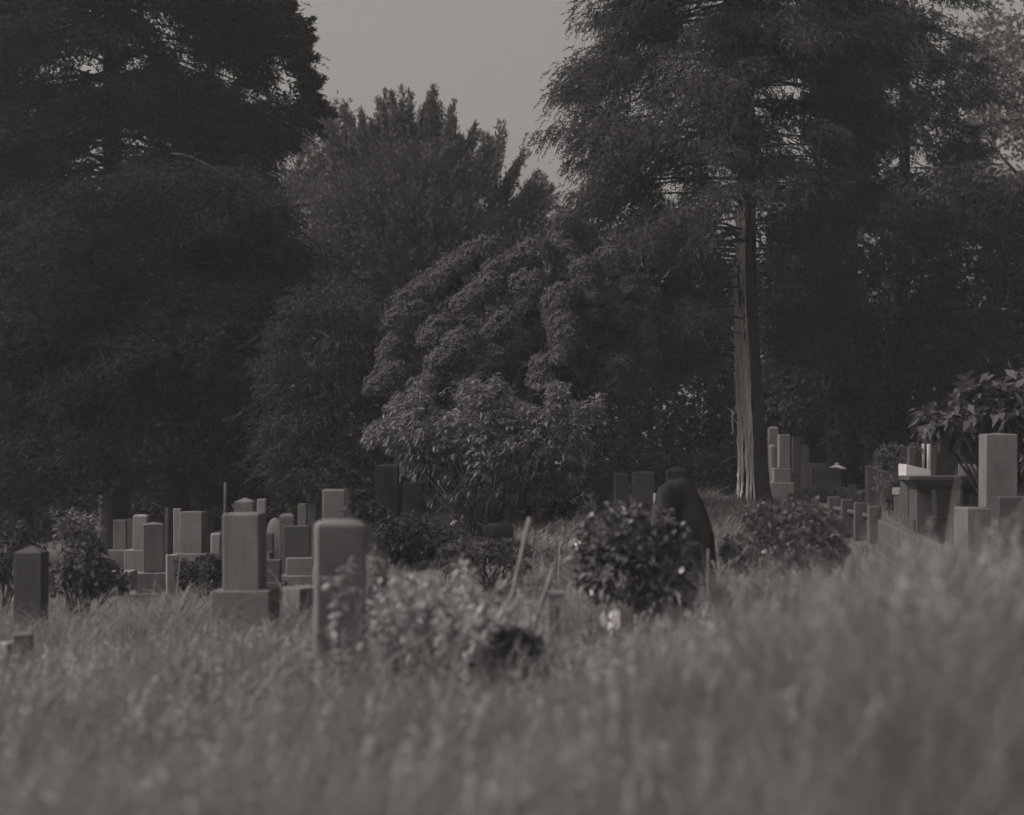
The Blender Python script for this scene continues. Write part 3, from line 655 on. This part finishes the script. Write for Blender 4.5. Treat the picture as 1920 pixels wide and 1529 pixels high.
weed('tall narrow feathery weed standing behind the nearest pillar stone at its right', 690, 1010, 12.0, 220, 9, leaf=.06, wid=.02, seed=76, spread=30, mat='l_grey')
weed('small leafy weed hanging in front of the face of the nearest pillar', 645, 1055, 9.8, 160, 3, leaf=.07, wid=.03, seed=77, spread=16)

# ------------------------------------------------------------------ gravestones, left group
grave('nearest tall granite pillar with a slightly domed top rising from long grass left of centre', 583, 690, 975, 10.6, None, 'granite', 'dome', math.radians(10), [(560,690,1232)], rise=.045, dr=.9, bev=.018)
grave('clean granite pillar on a wide plinth, second nearest in the left group', 423, 498, 963, 14.7, 1106, 'granite', 'flat', math.radians(-3), [(404,520,1107)], bev=.02)
grave('square pillar with light edges just behind the clean pillar on the wide plinth', 441, 482, 934, 22, 1085, 'granite', 'pyramid', 0, [(425,500,1085)], rise=.05)
grave('narrow pale stone touching the right side of the light edged square pillar', 480, 499, 936, 23.5, None, 'granite_pale', 'flat')
grave('granite pillar on a stepped base standing in grass right of the ragged bush', 266, 311, 980, 24, 1072, 'granite', 'pyramid', math.radians(12), [(250,327,1074),(238,335,1112)], rise=.03)
grave('tall pale pillar rising behind the left of the stepped base pillar', 249, 281, 965, 27, 1030, 'granite_pale', 'dome', 0, [(238,292,1031)], rise=.04)
grave('wide slab stone at the left end of the far left row', 213, 240, 975, 28.5, 1030, 'granite', 'flat', 0, [(205,262,1031)], dr=.4)
grave('slab stone half hidden between the wide slab and the tall pale pillar', 234, 254, 973, 29.5, None, 'granite', 'dome', 0, dr=.5, rise=.04)
grave('wide pillar with slanted top left of the thin pole', 340, 387, 960, 25, 1038, 'granite', 'flat', math.radians(-5), [(328,398,1038)])
grave('narrow pale stone against the left side of the slanted top pillar', 326, 343, 954, 27, None, 'granite_pale', 'flat')
grave('thin dark stone post left of the narrow pale stone', 309, 318, 952, 28, None, 'dark_block', 'flat')
grave('little pale stone with light outline between the slanted pillar and the pole', 394, 417, 1000, 24.5, None, 'granite_pale', 'flat', bev=.03)
grave('dim flat topped stone far behind the slanted top pillar', 388, 404, 954, 31, None, 'granite_dark', 'flat')
grave('low block with a bright top right of the stepped base pillar', 310, 337, 1041, 23, None, 'granite_pale', 'flat', math.radians(15))
grave('pale stone behind the nearest pillar with weeds across its top', 604, 652, 918, 18, None, 'granite', 'flat', 0, [(590,668,1060)], bev=.02)
grave('narrow pale pillar left of a dimmer twin behind the black panel stone', 559, 577, 945, 27, None, 'granite', 'flat')
grave('dim narrow pillar, right one of the twins behind the black panel stone', 578, 596, 945, 27.5, None, 'granite_dark', 'flat')
grave('squat stone with a slanted light top behind the black panel stone', 524, 556, 963, 25, None, 'granite_dark', 'dome', 0, rise=.06)
grave('rough pale boulder stone leaning left of the squat slanted stone', 500, 530, 972, 26, None, 'granite_pale', 'arch', 0, rise=.2, dr=.8)
grave('low grey stone behind the right edge of the clean pillar on the wide plinth', 497, 514, 1000, 22, 1050, 'granite_dark', 'flat', 0, [(495,524,1050)])
grave('pinkish stone with a bright cap behind the ragged bush at left', 163, 190, 997, 27, 1050, 'granite', 'flat', 0, [(160,194,1052)], taper=.1)
grave('dim pillar in shade with a pyramid top at the far left edge', 26, 92, 1025, 16, None, 'dark_block', 'pyramid', 0, rise=.06)
grave('low square stone sunk in grass near the left edge', 24, 66, 1189, 13.2, None, 'granite', 'flat', math.radians(10))
grave('dim tall stone half covered by the left of the light leafy shrub', 704, 749, 871, 22, None, 'darkest_stone', 'dome', 0, rise=.03)
grave('dim low stone beside the tall one under the left of the light leafy shrub', 754, 792, 905, 23, None, 'darkest_stone', 'flat')
grave('black flared panel stone on a granite block behind the nearest pillar', 533, 584, 986, 20.5, 1044, 'black_stone', 'flat', 0, [(540,590,1045),(530,600,1078)], dr=.3, basemat='granite')
def curb(label, pa, pb, h, wd, mat, name='stone_curb', cat='curb'):
    a = P(*pa); b_ = P(*pb); mid = (a+b_)/2; ln = float(np.linalg.norm((b_-a)[:2])); ang = math.atan2(b_[1]-a[1], b_[0]-a[0])
    dz = float(b_[2]-a[2])
    V, F, caps = loft([ring(ln/2, wd/2, -h, .02), ring(ln/2, wd/2, -.012, .02), ring(ln/2-.01, wd/2-.01, 0, .02)])
    V = [(x, y, z + dz*x/ln) for x, y, z in V]
    o = poly_mesh(name, V, F+caps, M[mat], None); o.location = mid; o.rotation_euler = (0, 0, ang)
    return tag(o, label, cat)
curb('pale stone curb running out of the frame by the low square stone at left', (-60,1206,13.6), (27,1204,13.4), .3, .15, 'granite_pale')
curb('low pale stone kerb among the far left graves', (205,1072,22.5), (252,1070,22.5), .25, .4, 'granite_pale')
curb('low granite kerb between the nearest pillar and the clean pillar', (545,1102,15.5), (600,1098,15.7), .35, .3, 'granite')
grave('low dark slab with a rounded top below the light leafy shrub', 905, 962, 981, 20.5, None, 'darkest_stone', 'arch', 0, rise=.08, dr=.3)
# small grave furniture
def vase(label, px, py, d, h=.22, r=.05):
    c = P(px, py, d); z0 = g1(c[0], c[1]); hh = float(c[2])-z0
    prof = [(r*1.15, 0), (r*1.15, .03), (r*.8, .05), (r*.85, h*.5), (r, h*.9), (r*1.15, h), (r*.75, h), (r*.7, h*.6)]
    rings = [[(rr*math.cos(a), rr*math.sin(a), z) for a in np.linspace(0, 2*math.pi, 14)[:-1]] for rr, z in prof]
    V, F, caps = loft(rings)
    o = poly_mesh('flower_vase', V, F+caps, M['granite_dark'], None, smooth=True); o.location = (c[0], c[1], float(c[2])-h)
    return tag(o, label, 'vase')
vase('left small stone flower vase on the block beside the clean pillar', 507, 1035, 21.0, .2, .05)
grave('small dark block with a light ledge right of the clean pillar', 494, 528, 1050, 19, None, 'dark_block', 'flat', 0, [(490,536,1092)], dr=.8)
# thin pole
def pole(label, px, top, d, r, mat, lean=(0, 0), bot=None, name='wooden_pole', cat='pole'):
    t = P(px, top, d); x, y = t[0]+lean[0], t[1]+lean[1]; z0 = g1(x, y)-.1
    s = np.linspace(0, 1, 9)[:,None]; a = np.array([x, y, z0]); pp = a+(t-a)*s
    V, F = tube(pp, np.full(9, r)*(1-.15*s[:,0]), 8); k = 8
    V = np.vstack([V, [pp[-1]+[0, 0, r*.4]]]); F = [tuple(f) for f in F] + [(len(V)-1-k+j, len(V)-1-k+(j+1) % k, len(V)-1) for j in range(k)]
    o = poly_mesh(name, V-a, F, M[mat], None, smooth=True); o.location = a
    return tag(o, label, cat)
pole('thin dark pole standing behind the left edge of the clean pillar', 423, 905, 17, .018, 'granite_dark')
pole('pale stick leaning to the right above the weeds near centre', 993, 972, 11.3, .019, 'old_wood', lean=(-.26, -.1), name='leaning_stick', cat='stick')
pole('faint lower stick leaning right behind the small wooden marker', 1038, 1065, 11.0, .016, 'old_wood', lean=(-.28, .1), name='leaning_stick', cat='stick')
pole('thin grey stake standing behind the right edge of the camellia-like bush', 1328, 1030, 13.0, .012, 'old_wood', name='garden_stake', cat='stake')
pole('short pale stake left of the dark rounded stone', 1228, 926, 17.5, .018, 'granite_pale', name='garden_stake', cat='stake')
# small wooden marker with a recessed panel
def marker():
    d = 12.5; c = P(1043, 1110, d); z0 = g1(c[0], c[1]); h = float(c[2])-z0; w_, dp = .135, .06
    root = empty('grave_marker', (c[0], c[1], z0), 'small upright wooden marker with a narrow dark bar on its panel right of the dark mound', 'marker')
    for sx in (-1, 1):
        V, F, caps = loft([ring(.013, dp/2, -.1, .003), ring(.013, dp/2, h-.022, .003)]); poly_mesh('side_rail', V, F+caps, M['granite_pale'], root, (sx*(w_/2-.013), 0, 0))
    V, F, caps = loft([ring(w_/2+.006, dp/2+.006, h-.02, .003), ring(w_/2+.006, dp/2+.006, h+.004, .003)]); poly_mesh('top_rail', V, F+caps, M['granite_pale'], root)
    V, F, caps = loft([ring(w_/2-.028, .006, -.1, .002), ring(w_/2-.028, .006, h-.024, .002)]); poly_mesh('panel', V, F+caps, M['granite_pale'], root, (0, -.018, 0))
    V, F, caps = loft([ring(.008, .003, h-.30, .002), ring(.008, .003, h-.10, .002)]); poly_mesh('dark_bar', V, F+caps, M['dark_block'], root, (0, -.0265, 0))  # narrow dark bar standing on the face of the panel
marker()
grave('tiny low stone peg in the grass right of the small wooden marker', 1086, 1108, 1184, 12.6, None, 'granite_dark', 'flat')
# ------------------------------------------------------------------ centre right
def natural_stone():
    d = 15.5; out_ = [(1234,1150),(1232,1040),(1231,945),(1238,916),(1256,901),(1280,897),(1300,905),(1316,930),(1329,965),(1340,1005),(1346,1060),(1347,1150)]
    pts = P([p[0] for p in out_], [p[1] for p in out_], d); c = pts[:,:].mean(0); z0 = g1(c[0], d); cz = np.array([c[0], d, z0]); q = pts-cz; n_ = len(q); V, F = [], []
    ctr = np.array([0, 0, q[:,2].mean()])
    PR = ((.0, .45), (.004, .72), (.012, .86), (.03, .93), (.07, .975), (.12, 1.0), (.2, 1.0), (.27, .97), (.31, .9))
    for y, k in PR:
        for p in q: V.append((ctr[0]+(p[0]-ctr[0])*k + .012*math.sin(p[2]*9+y*20), y+.022*math.sin(p[0]*13*k+p[2]*7)+.012*math.sin(p[2]*23+k*9+p[0]*31), ctr[2]+(p[2]-ctr[2])*k if p[2] > ctr[2] else p[2]))
    for r_ in range(len(PR)-1):
        for j_ in range(n_): F.append((r_*n_+j_, (r_+1)*n_+j_, (r_+1)*n_+(j_+1) % n_, r_*n_+(j_+1) % n_))
    F += [list(range(n_)), list(range((len(PR)-1)*n_, len(PR)*n_))[::-1]]
    o = poly_mesh('natural_gravestone', V, F, M['darkest_stone'], None, smooth=True); o.location = cz
    bm = bmesh.new(); bm.from_mesh(o.data); bmesh.ops.recalc_face_normals(bm, faces=bm.faces[:]); bm.to_mesh(o.data); bm.free()
    tag(o, 'large dark rough stone with one sloping shoulder behind the glossy round bush', 'gravestone')
natural_stone()
grave('pillar with a bright edged pyramid cap behind the dark rounded stone', 1249, 1287, 874, 24, None, 'darkest_stone', 'pyramid', 0, rise=.07)
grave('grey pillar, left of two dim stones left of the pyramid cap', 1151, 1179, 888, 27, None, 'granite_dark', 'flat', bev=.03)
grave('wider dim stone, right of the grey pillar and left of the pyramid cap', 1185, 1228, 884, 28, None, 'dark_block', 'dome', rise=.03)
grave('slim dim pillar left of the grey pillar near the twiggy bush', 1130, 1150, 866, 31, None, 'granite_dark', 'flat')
# cedar group: paler granite stands in for sunlight on the grey stones
grave('grey pillar with bright edges on a stepped base right of the cedar trunk', 1456, 1481, 815, 36, 877, 'granite_pale', 'flat', 0, [(1448,1480,878),(1440,1486,905)], bev=.02)
grave('rounded top stone peeping out right behind the cedar trunk', 1440, 1461, 800, 38, None, 'granite_pale', 'dome', rise=.06)
grave('low pale edged stone tight against the right side of the cedar trunk', 1443, 1458, 834, 37.2, None, 'granite_pale', 'flat', bev=.04)
grave('black tall stone right of the bright edged grey pillar', 1484, 1508, 819, 37, 884, 'black_stone', 'flat', 0, [(1478,1512,885)], basemat='black_stone')
grave('thin free standing stone post with a pointed cap by the cedar', 1501, 1516, 834, 33, None, 'granite_pale', 'pyramid', rise=.03)
grave('wide black slab stone right of the thin stone post', 1518, 1574, 877, 35, None, 'black_stone', 'flat', 0, [(1512,1590,925)], dr=.4, basemat='granite_dark')
curb('narrow bright ledge stone behind the wide black slab', (1513,869,37), (1550,869,37), .6, .2, 'granite_dark')
curb('pale low kerb at the foot of the wide black slab', (1574,914,34), (1602,915,34), .3, .3, 'granite_pale')
def lantern():
    d = 35.6; c = P(1569, 868, d); z0 = g1(c[0], c[1])
    root = empty('stone_lantern', (c[0], c[1], z0), 'small pale stone lantern cap rising behind the wide black slab', 'lantern'); h = float(c[2])-z0
    V, F, caps = loft([[(r*math.cos(a), r*math.sin(a), z) for a in np.linspace(0, 2*math.pi, 13)[:-1]] for r, z in ((.1,-.1),(.09,h-.3),(.11,h-.26))]); poly_mesh('post', V, F+caps, M['granite'], root)
    V, F, caps = loft([ring(.09, .09, h-.26, .02), ring(.09, .09, h-.13, .02)]); poly_mesh('light_box', V, F+caps, M['granite_dark'], root)
    V, F, caps = loft([ring(.17, .17, h-.13, .03), ring(.16, .16, h-.105, .03), ring(.06, .06, h-.06, .02), ring(.03, .03, h-.04, .01), ring(.045, .045, h-.015, .01), ring(.01, .01, h, .003)]); poly_mesh('cap', V, F+caps, M['white_stone'], root)
lantern()
# right edge group
grave('big pale granite pillar on a block base at the right edge', 1832, 1905, 812, 19, 952, 'granite', 'pyramid', 0, [(1798,1905,953)], rise=.018, bev=.012, dr=.85)
grave('dark polished box stone in front of the big pale pillar at right', 1857, 1965, 932, 17.5, None, 'black_stone', 'flat', 0, dr=.6)
grave('dim pillar in leaf shade behind the dark stone table', 1744, 1796, 795, 23.5, None, 'darkest_stone', 'flat')
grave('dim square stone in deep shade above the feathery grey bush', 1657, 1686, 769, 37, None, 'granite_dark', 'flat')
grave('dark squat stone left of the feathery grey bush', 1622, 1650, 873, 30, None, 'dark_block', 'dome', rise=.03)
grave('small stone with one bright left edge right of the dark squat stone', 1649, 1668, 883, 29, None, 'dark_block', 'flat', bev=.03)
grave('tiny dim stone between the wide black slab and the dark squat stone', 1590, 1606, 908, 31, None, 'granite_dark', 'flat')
grave('dim upright stone behind the white slab, in front of the feathery grey bush', 1700, 1716, 838, 25.8, None, 'dark_block', 'flat')
grave('narrow white stone with a dark slot behind the shaded pillar at right', 1737, 1748, 833, 27, None, 'white_stone', 'flat')
grave('slim white stone post left of the narrow white stone', 1728, 1734, 832, 27.3, None, 'white_stone', 'flat')
def slab(label, l, r, t0, t1, bot, d, mat, name='stone_slab', cat='stone slab', foot=None):
    s = d/FPX; a = P(l, t0, d); b_ = P(r, t1, d); z0 = float(P((l+r)/2, bot, d)[2]); dp = .5
    V = [(a[0], d, z0), (b_[0], d, z0), (b_[0], d+dp, z0), (a[0], d+dp, z0), (a[0], d, a[2]), (b_[0], d, b_[2]), (b_[0], d+dp, b_[2]+.01), (a[0], d+dp, a[2]+.01)]
    V = np.array(V); c = V.mean(0); c[2] = z0
    o = poly_mesh(name, V-c, [(0,3,2,1),(4,5,6,7),(0,1,5,4),(1,2,6,5),(2,3,7,6),(3,0,4,7)], M[mat], None); o.location = c
    bm = bmesh.new(); bm.from_mesh(o.data); bmesh.ops.bevel(bm, geom=bm.edges[:], offset=.012, segments=2, affect='EDGES'); bm.to_mesh(o.data); bm.free()
    if foot:
        gz_ = g1(c[0], c[1])-.1; V, F, caps = loft([ring((b_[0]-a[0])/2-.02, .22, gz_-z0, .01), ring((b_[0]-a[0])/2-.02, .22, -.003, .01)]); poly_mesh('foot', V, F+caps, M[foot], o)
    return tag(o, label, cat)
slab('bright white slanted slab behind the left end of the stone table', 1699, 1748, 871, 882, 897, 24.5, 'white_stone', foot='dark_block')
slab('bright white flat slab under the left end of the stone table', 1686, 1726, 917, 917, 930, 25.5, 'granite_pale', foot='dark_block')
slab('pale stone block seen between the shaded pillar and the big pale pillar', 1796, 1832, 872, 872, 893, 25, 'granite_pale', foot='dark_block')
slab('dark low block under the stone table at right', 1714, 1812, 974, 974, 1035, 21.15, 'dark_block')
def stone_table():
    d = 21; a = P(1704, 893, d); b_ = P(1870, 893, d); cx = float(a[0]+b_[0])/2; z0 = g1(cx, d+.3); L = float(b_[0]-a[0]); zt = float(a[2])-z0
    root = empty('stone_table', (cx, d+.3, z0), 'dark stone table with a moulded top left of the big pale pillar', 'stone table')
    V, F, caps = loft([ring(L/2-.12, .24, zt-.17, .01), ring(L/2-.09, .27, zt-.12, .01), ring(L/2-.03, .29, zt-.06, .01), ring(L/2, .30, zt-.05, .01), ring(L/2, .30, zt-.008, .01), ring(L/2-.01, .29, zt, .01)])
    poly_mesh('table_top', V, F+caps, M['dark_block'], root)
    for x, w_ in ((-L/2+.21, .19), (L/2-.2, .2)):
        V, F, caps = loft([ring(w_/2, .2, -.15, .01), ring(w_/2, .2, zt-.172, .01)]); poly_mesh('leg', V, F+caps, M['dark_block'], root, (x, 0, 0))
stone_table()
curb('long pale stone curb descending from the picket fence into the grass at right', (1655,974,20.6), (1800,1042,17), .5, .13, 'granite_dark')
# low stone picket fence going back along the plot
def fence():
    spots = [(1588, 936, 23.0), (1613, 942, 22.2), (1640, 949, 21.4), (1563, 931, 23.8)]
    a = P(*spots[3]); b_ = P(*spots[2])
    root = empty('picket_fence', (float(a[0]), float(a[1]), g1(a[0], a[1])), 'low dark stone picket fence between the clipped bush and the pale curb', 'fence'); loc = np.array(root.location)
    V, F = tube(np.linspace(a+[0, .09, -.16], b_+[.06, .09, -.16], 5), np.full(5, .035), 6); pts_mesh('rail', V-loc, F, M['dark_block'], root)
    for px_, py_, d in spots:
        c = P(px_, py_, d); zb = g1(c[0], c[1])-.1
        V, F, caps = loft([ring(.077, .04, zb, .01), ring(.077, .04, float(c[2])-.02, .01), ring(.066, .03, float(c[2]), .01)])
        poly_mesh('picket', V, F+caps, M['dark_block'], root, (c[0]-loc[0], c[1]-loc[1], -loc[2]))
fence()
# pale drooping flower bunch
def bunch(name, label, cat, px, py, d, n, leaf, wid, sc, mat, seed, ax=(0, -.4, -1), stem=True):
    rng = np.random.default_rng(seed); c = P(px, py, d); z0 = g1(c[0], c[1]); root = empty(name, (c[0], c[1], z0), label, cat); loc = np.array(root.location)
    cc = c + rng.normal(size=(n, 3))*sc; V, t = rosettes(cc, np.tile([ax], (n, 1))+rng.normal(size=(n, 3))*.3, 4, leaf, wid, .6, .2, .3, rng)
    pts_mesh('petal', V-loc, quadF(len(V)//4), M[mat], root, t)
    parts = []
    for k in range(3):
        s = np.linspace(0, 1, 7)[:,None]; e = cc[k % n]; b0 = np.array([c[0], c[1], z0-.05])+rng.normal(size=3)*[.03, .03, 0]
        parts.append(tube(b0+(e-b0)*s+np.sin(s*3.1)*[.02, 0, 0], np.full(7, .004), 5))
    V, F = join(parts); pts_mesh('stem', V-loc, F, M['twig'], root)
bunch('flower_bunch', 'pale drooping flower bunch at the foot of the glossy round bush', 'flowers', 1146, 1165, 12.4, 7, .09, .05, np.array([.03, .03, .07]), 'petal', 81)
bunch('white_flower', 'single white flower low on the light leafy shrub', 'flower', 850, 979, 22.4, 2, .06, .05, .012, 'petal', 82, ax=(0, -1, .3))
bunch('white_flower', 'small white bloom in the soft dark clipped bush', 'flower', 1433, 1034, 15.2, 2, .035, .03, .006, 'petal', 83, ax=(0, -1, .3))

# ------------------------------------------------------------------ grass
def blades(name, n, dr, hh, wid, label, px=(-320, 2240), excl=(), seed=1, lean=.35, where=None, tuft=45):
    rng = np.random.default_rng(seed)
    nt_ = max(n//tuft, 1); dt = np.sqrt(rng.uniform(dr[0]**2, dr[1]**2, nt_)); xt = (rng.uniform(*px, nt_)-960)/FPX*dt
    k = rng.integers(0, nt_, n); tt = rng.normal(size=nt_); th = np.exp(rng.normal(size=nt_)*.16)
    rt = .055+.035*rng.uniform(size=nt_); d = dt[k]+rng.normal(size=n)*rt[k]; x = xt[k]+rng.normal(size=n)*rt[k]; tt, th = tt[k], th[k]
    if where is not None:
        pxx = x/d*FPX+960; k = where(pxx, d, rng); d, x, tt, th = d[k], x[k], tt[k], th[k]
    n = len(d); z = gz(x, d)
    nz = np.sin(x*1.9+d*.7)*np.sin(d*1.3-x*.6) + .6*np.sin(x*5.1-d*2.2)*np.sin(d*3.7+x*1.4)
    h = hh(x/d*FPX+960, d)*rng.uniform(.5, 1.15, n)*(1+.18*nz)*th; h = np.where(rng.uniform(size=n) < .03, h*1.5, h)
    big = np.sin(x*2.7+d*1.1+1)*np.sin(d*2.1-x*1.3) + .5*np.sin(x*6.3+d*2.9)*np.sin(d*4.1)
    ang = rng.uniform(0, 2*math.pi, n) ; ln = np.abs(rng.normal(size=n))*lean + .08
    wx = .22*np.sin(x*2.3+1.3*d)+.15; dx = np.cos(ang)*ln + wx*.5; dy = np.sin(ang)*ln
    T = np.array([0, .36, .7, 1.0]); base = np.stack([x, d, z-.03], -1)
    drp = rng.uniform(.05, .62, n)
    side = unit(np.stack([-np.sin(ang)+rng.normal(size=n)*.6, np.cos(ang)+rng.normal(size=n)*.6, np.zeros(n)], -1))
    V = np.zeros((n, 4, 2, 3)); ww = wid*rng.uniform(.6, 1.4, n)*(.6+.4*h/np.maximum(h.mean(), .01))
    for i, t in enumerate(T):
        c = base + np.stack([dx*h*t**1.8*(1+drp), dy*h*t**1.8*(1+drp), h*(t-drp*t**3)], -1)
        k = (1-.9*t**2)*ww/2
        V[:,i,0] = c-side*k[:,None]; V[:,i,1] = c+side*k[:,None]
    i = np.arange(n*8).reshape(n, 4, 2)
    F = np.stack([i[:,:-1,0], i[:,:-1,1], i[:,1:,1], i[:,1:,0]], -1).reshape(-1, 4)
    tone = np.repeat(np.clip(0.47+.2*big+.11*tt+rng.normal(size=n)*.2, 0, 1), 3)
    o = pts_mesh(name, V.reshape(-1, 3), F, M['grass'], None, tone)
    tag(o, label, 'grass', kind='stuff'); return o
def h_near(px, d): return np.interp(px, [0, 700, 1000, 1400, 1900], [.40, .39, .37, .48, .57])*np.interp(d, [2, 3, 4.5], [.25, .6, 1])
blades('foreground_grass', 175000, (2.6, 8.5), h_near, .0038, 'tall soft grass filling the whole blurred foreground', px=(-900, 2800), seed=91, lean=.6)
blades('tall_blades', 1300, (6.2, 9.5), lambda px, d: np.interp(px, [0, 1150, 1500, 1900], [.3, .34, .60, .68]), .015, 'scattered long upright blades standing above the grass bank at right', px=(1120, 2100), seed=94, tuft=3, lean=.16)
blades('arching_blades', 2600, (9.0, 13.5), lambda px, d: .52+0*d, .014, 'long arching pale blades drooping around the nearest gravestones', px=(330, 1000), seed=95, tuft=9, lean=.6)
def seed_heads():
    rng = np.random.default_rng(97); n = 900; d = np.sqrt(rng.uniform(4.6**2, 14**2, n)); px = rng.uniform(-150, 2080, n); x = (px-960)/FPX*d
    h = np.where(d < 8.5, h_near(px, d), .27)*rng.uniform(.85, 1.4, n); b = np.stack([x, d, gz(x, d)], -1)
    ln = rng.normal(size=(n, 2))*.22 + [.06, 0]; m_ = 22; t = np.tile(np.linspace(0, 1, m_), n)[:,None]
    tip = b + np.stack([ln[:,0]*h, ln[:,1]*h, h], -1); ax = unit(tip-b) ; B = np.repeat(tip, m_, 0); A = np.repeat(ax, m_, 0)
    p = B - A*.17*(1-t) + rng.normal(size=(n*m_, 3))*.005*(1.3-t)
    u = A + rng.normal(size=p.shape)*.6; V = leaf_quads(p, u, .035, .007, rng=rng)
    st = np.stack([b-[.002, 0, 0], b+[.002, 0, 0], tip+[.001, 0, 0], tip-[.001, 0, 0]], 1).reshape(-1, 3)
    V = np.vstack([V, st]); o = pts_mesh('grass_seed_heads', V, quadF(len(V)//4), M['dry'], None, np.repeat(rng.uniform(.2, .9, n), m_+0).tolist() + [.4]*n)
    tag(o, 'pale feathery seed heads standing above the tall grass', 'grass', kind='stuff')
seed_heads()
def h_mid(px, d): return np.interp(px, [0, 500, 700, 1050, 1100, 1400, 1900], [.36, .36, .34, .25, .28, .38, .44])
blades('middle_grass', 122000, (8.5, 16), h_mid, .0055, 'long pale arching grass around the nearest gravestones', px=(-500, 2400), seed=92, lean=.8)
def w_far(px, d, rng):
    return (px < 620) | ((px > 960) & (px < 1120)) | ((px > 1300) & (px < 1420)) | (rng.uniform(size=len(px)) < .3) | ((px > 600) & (px < 1000) & (d < 22))
blades('far_grass', 105000, (16, 34), lambda px, d: np.where(px < 620, np.where(d > 21, .18, .38), np.where((px > 960) & (px < 1420), .3, .18)), .011, 'dry grass lying in light patches among the farther graves', seed=93, lean=.8, where=w_far)

# ------------------------------------------------------------------ air
def haze():
    x0, x1, y0, y1, z0, z1 = -305, 305, -105, 405, -2.6, 17.5
    V = [(x, y, z) for z in (z0, z1) for x, y in ((x0, y0), (x1, y0), (x1, y1), (x0, y1))]
    m = bpy.data.materials.new('haze'); m.use_nodes = True; n = m.node_tree; n.nodes.clear()
    o = n.nodes.new('ShaderNodeOutputMaterial'); v = n.nodes.new('ShaderNodeVolumePrincipled')
    v.inputs['Color'].default_value = (.95, .93, .91, 1); v.inputs['Density'].default_value = HAZE
    n.links.new(v.outputs[0], o.inputs['Volume'])
    ob = poly_mesh('haze', V, [(0,3,2,1),(4,5,6,7),(0,1,5,4),(1,2,6,5),(2,3,7,6),(3,0,4,7)], m, None); ob['kind'] = 'stuff'; ob['label'] = 'thin pale haze in the air between the trees'; ob['category'] = 'haze'
haze()
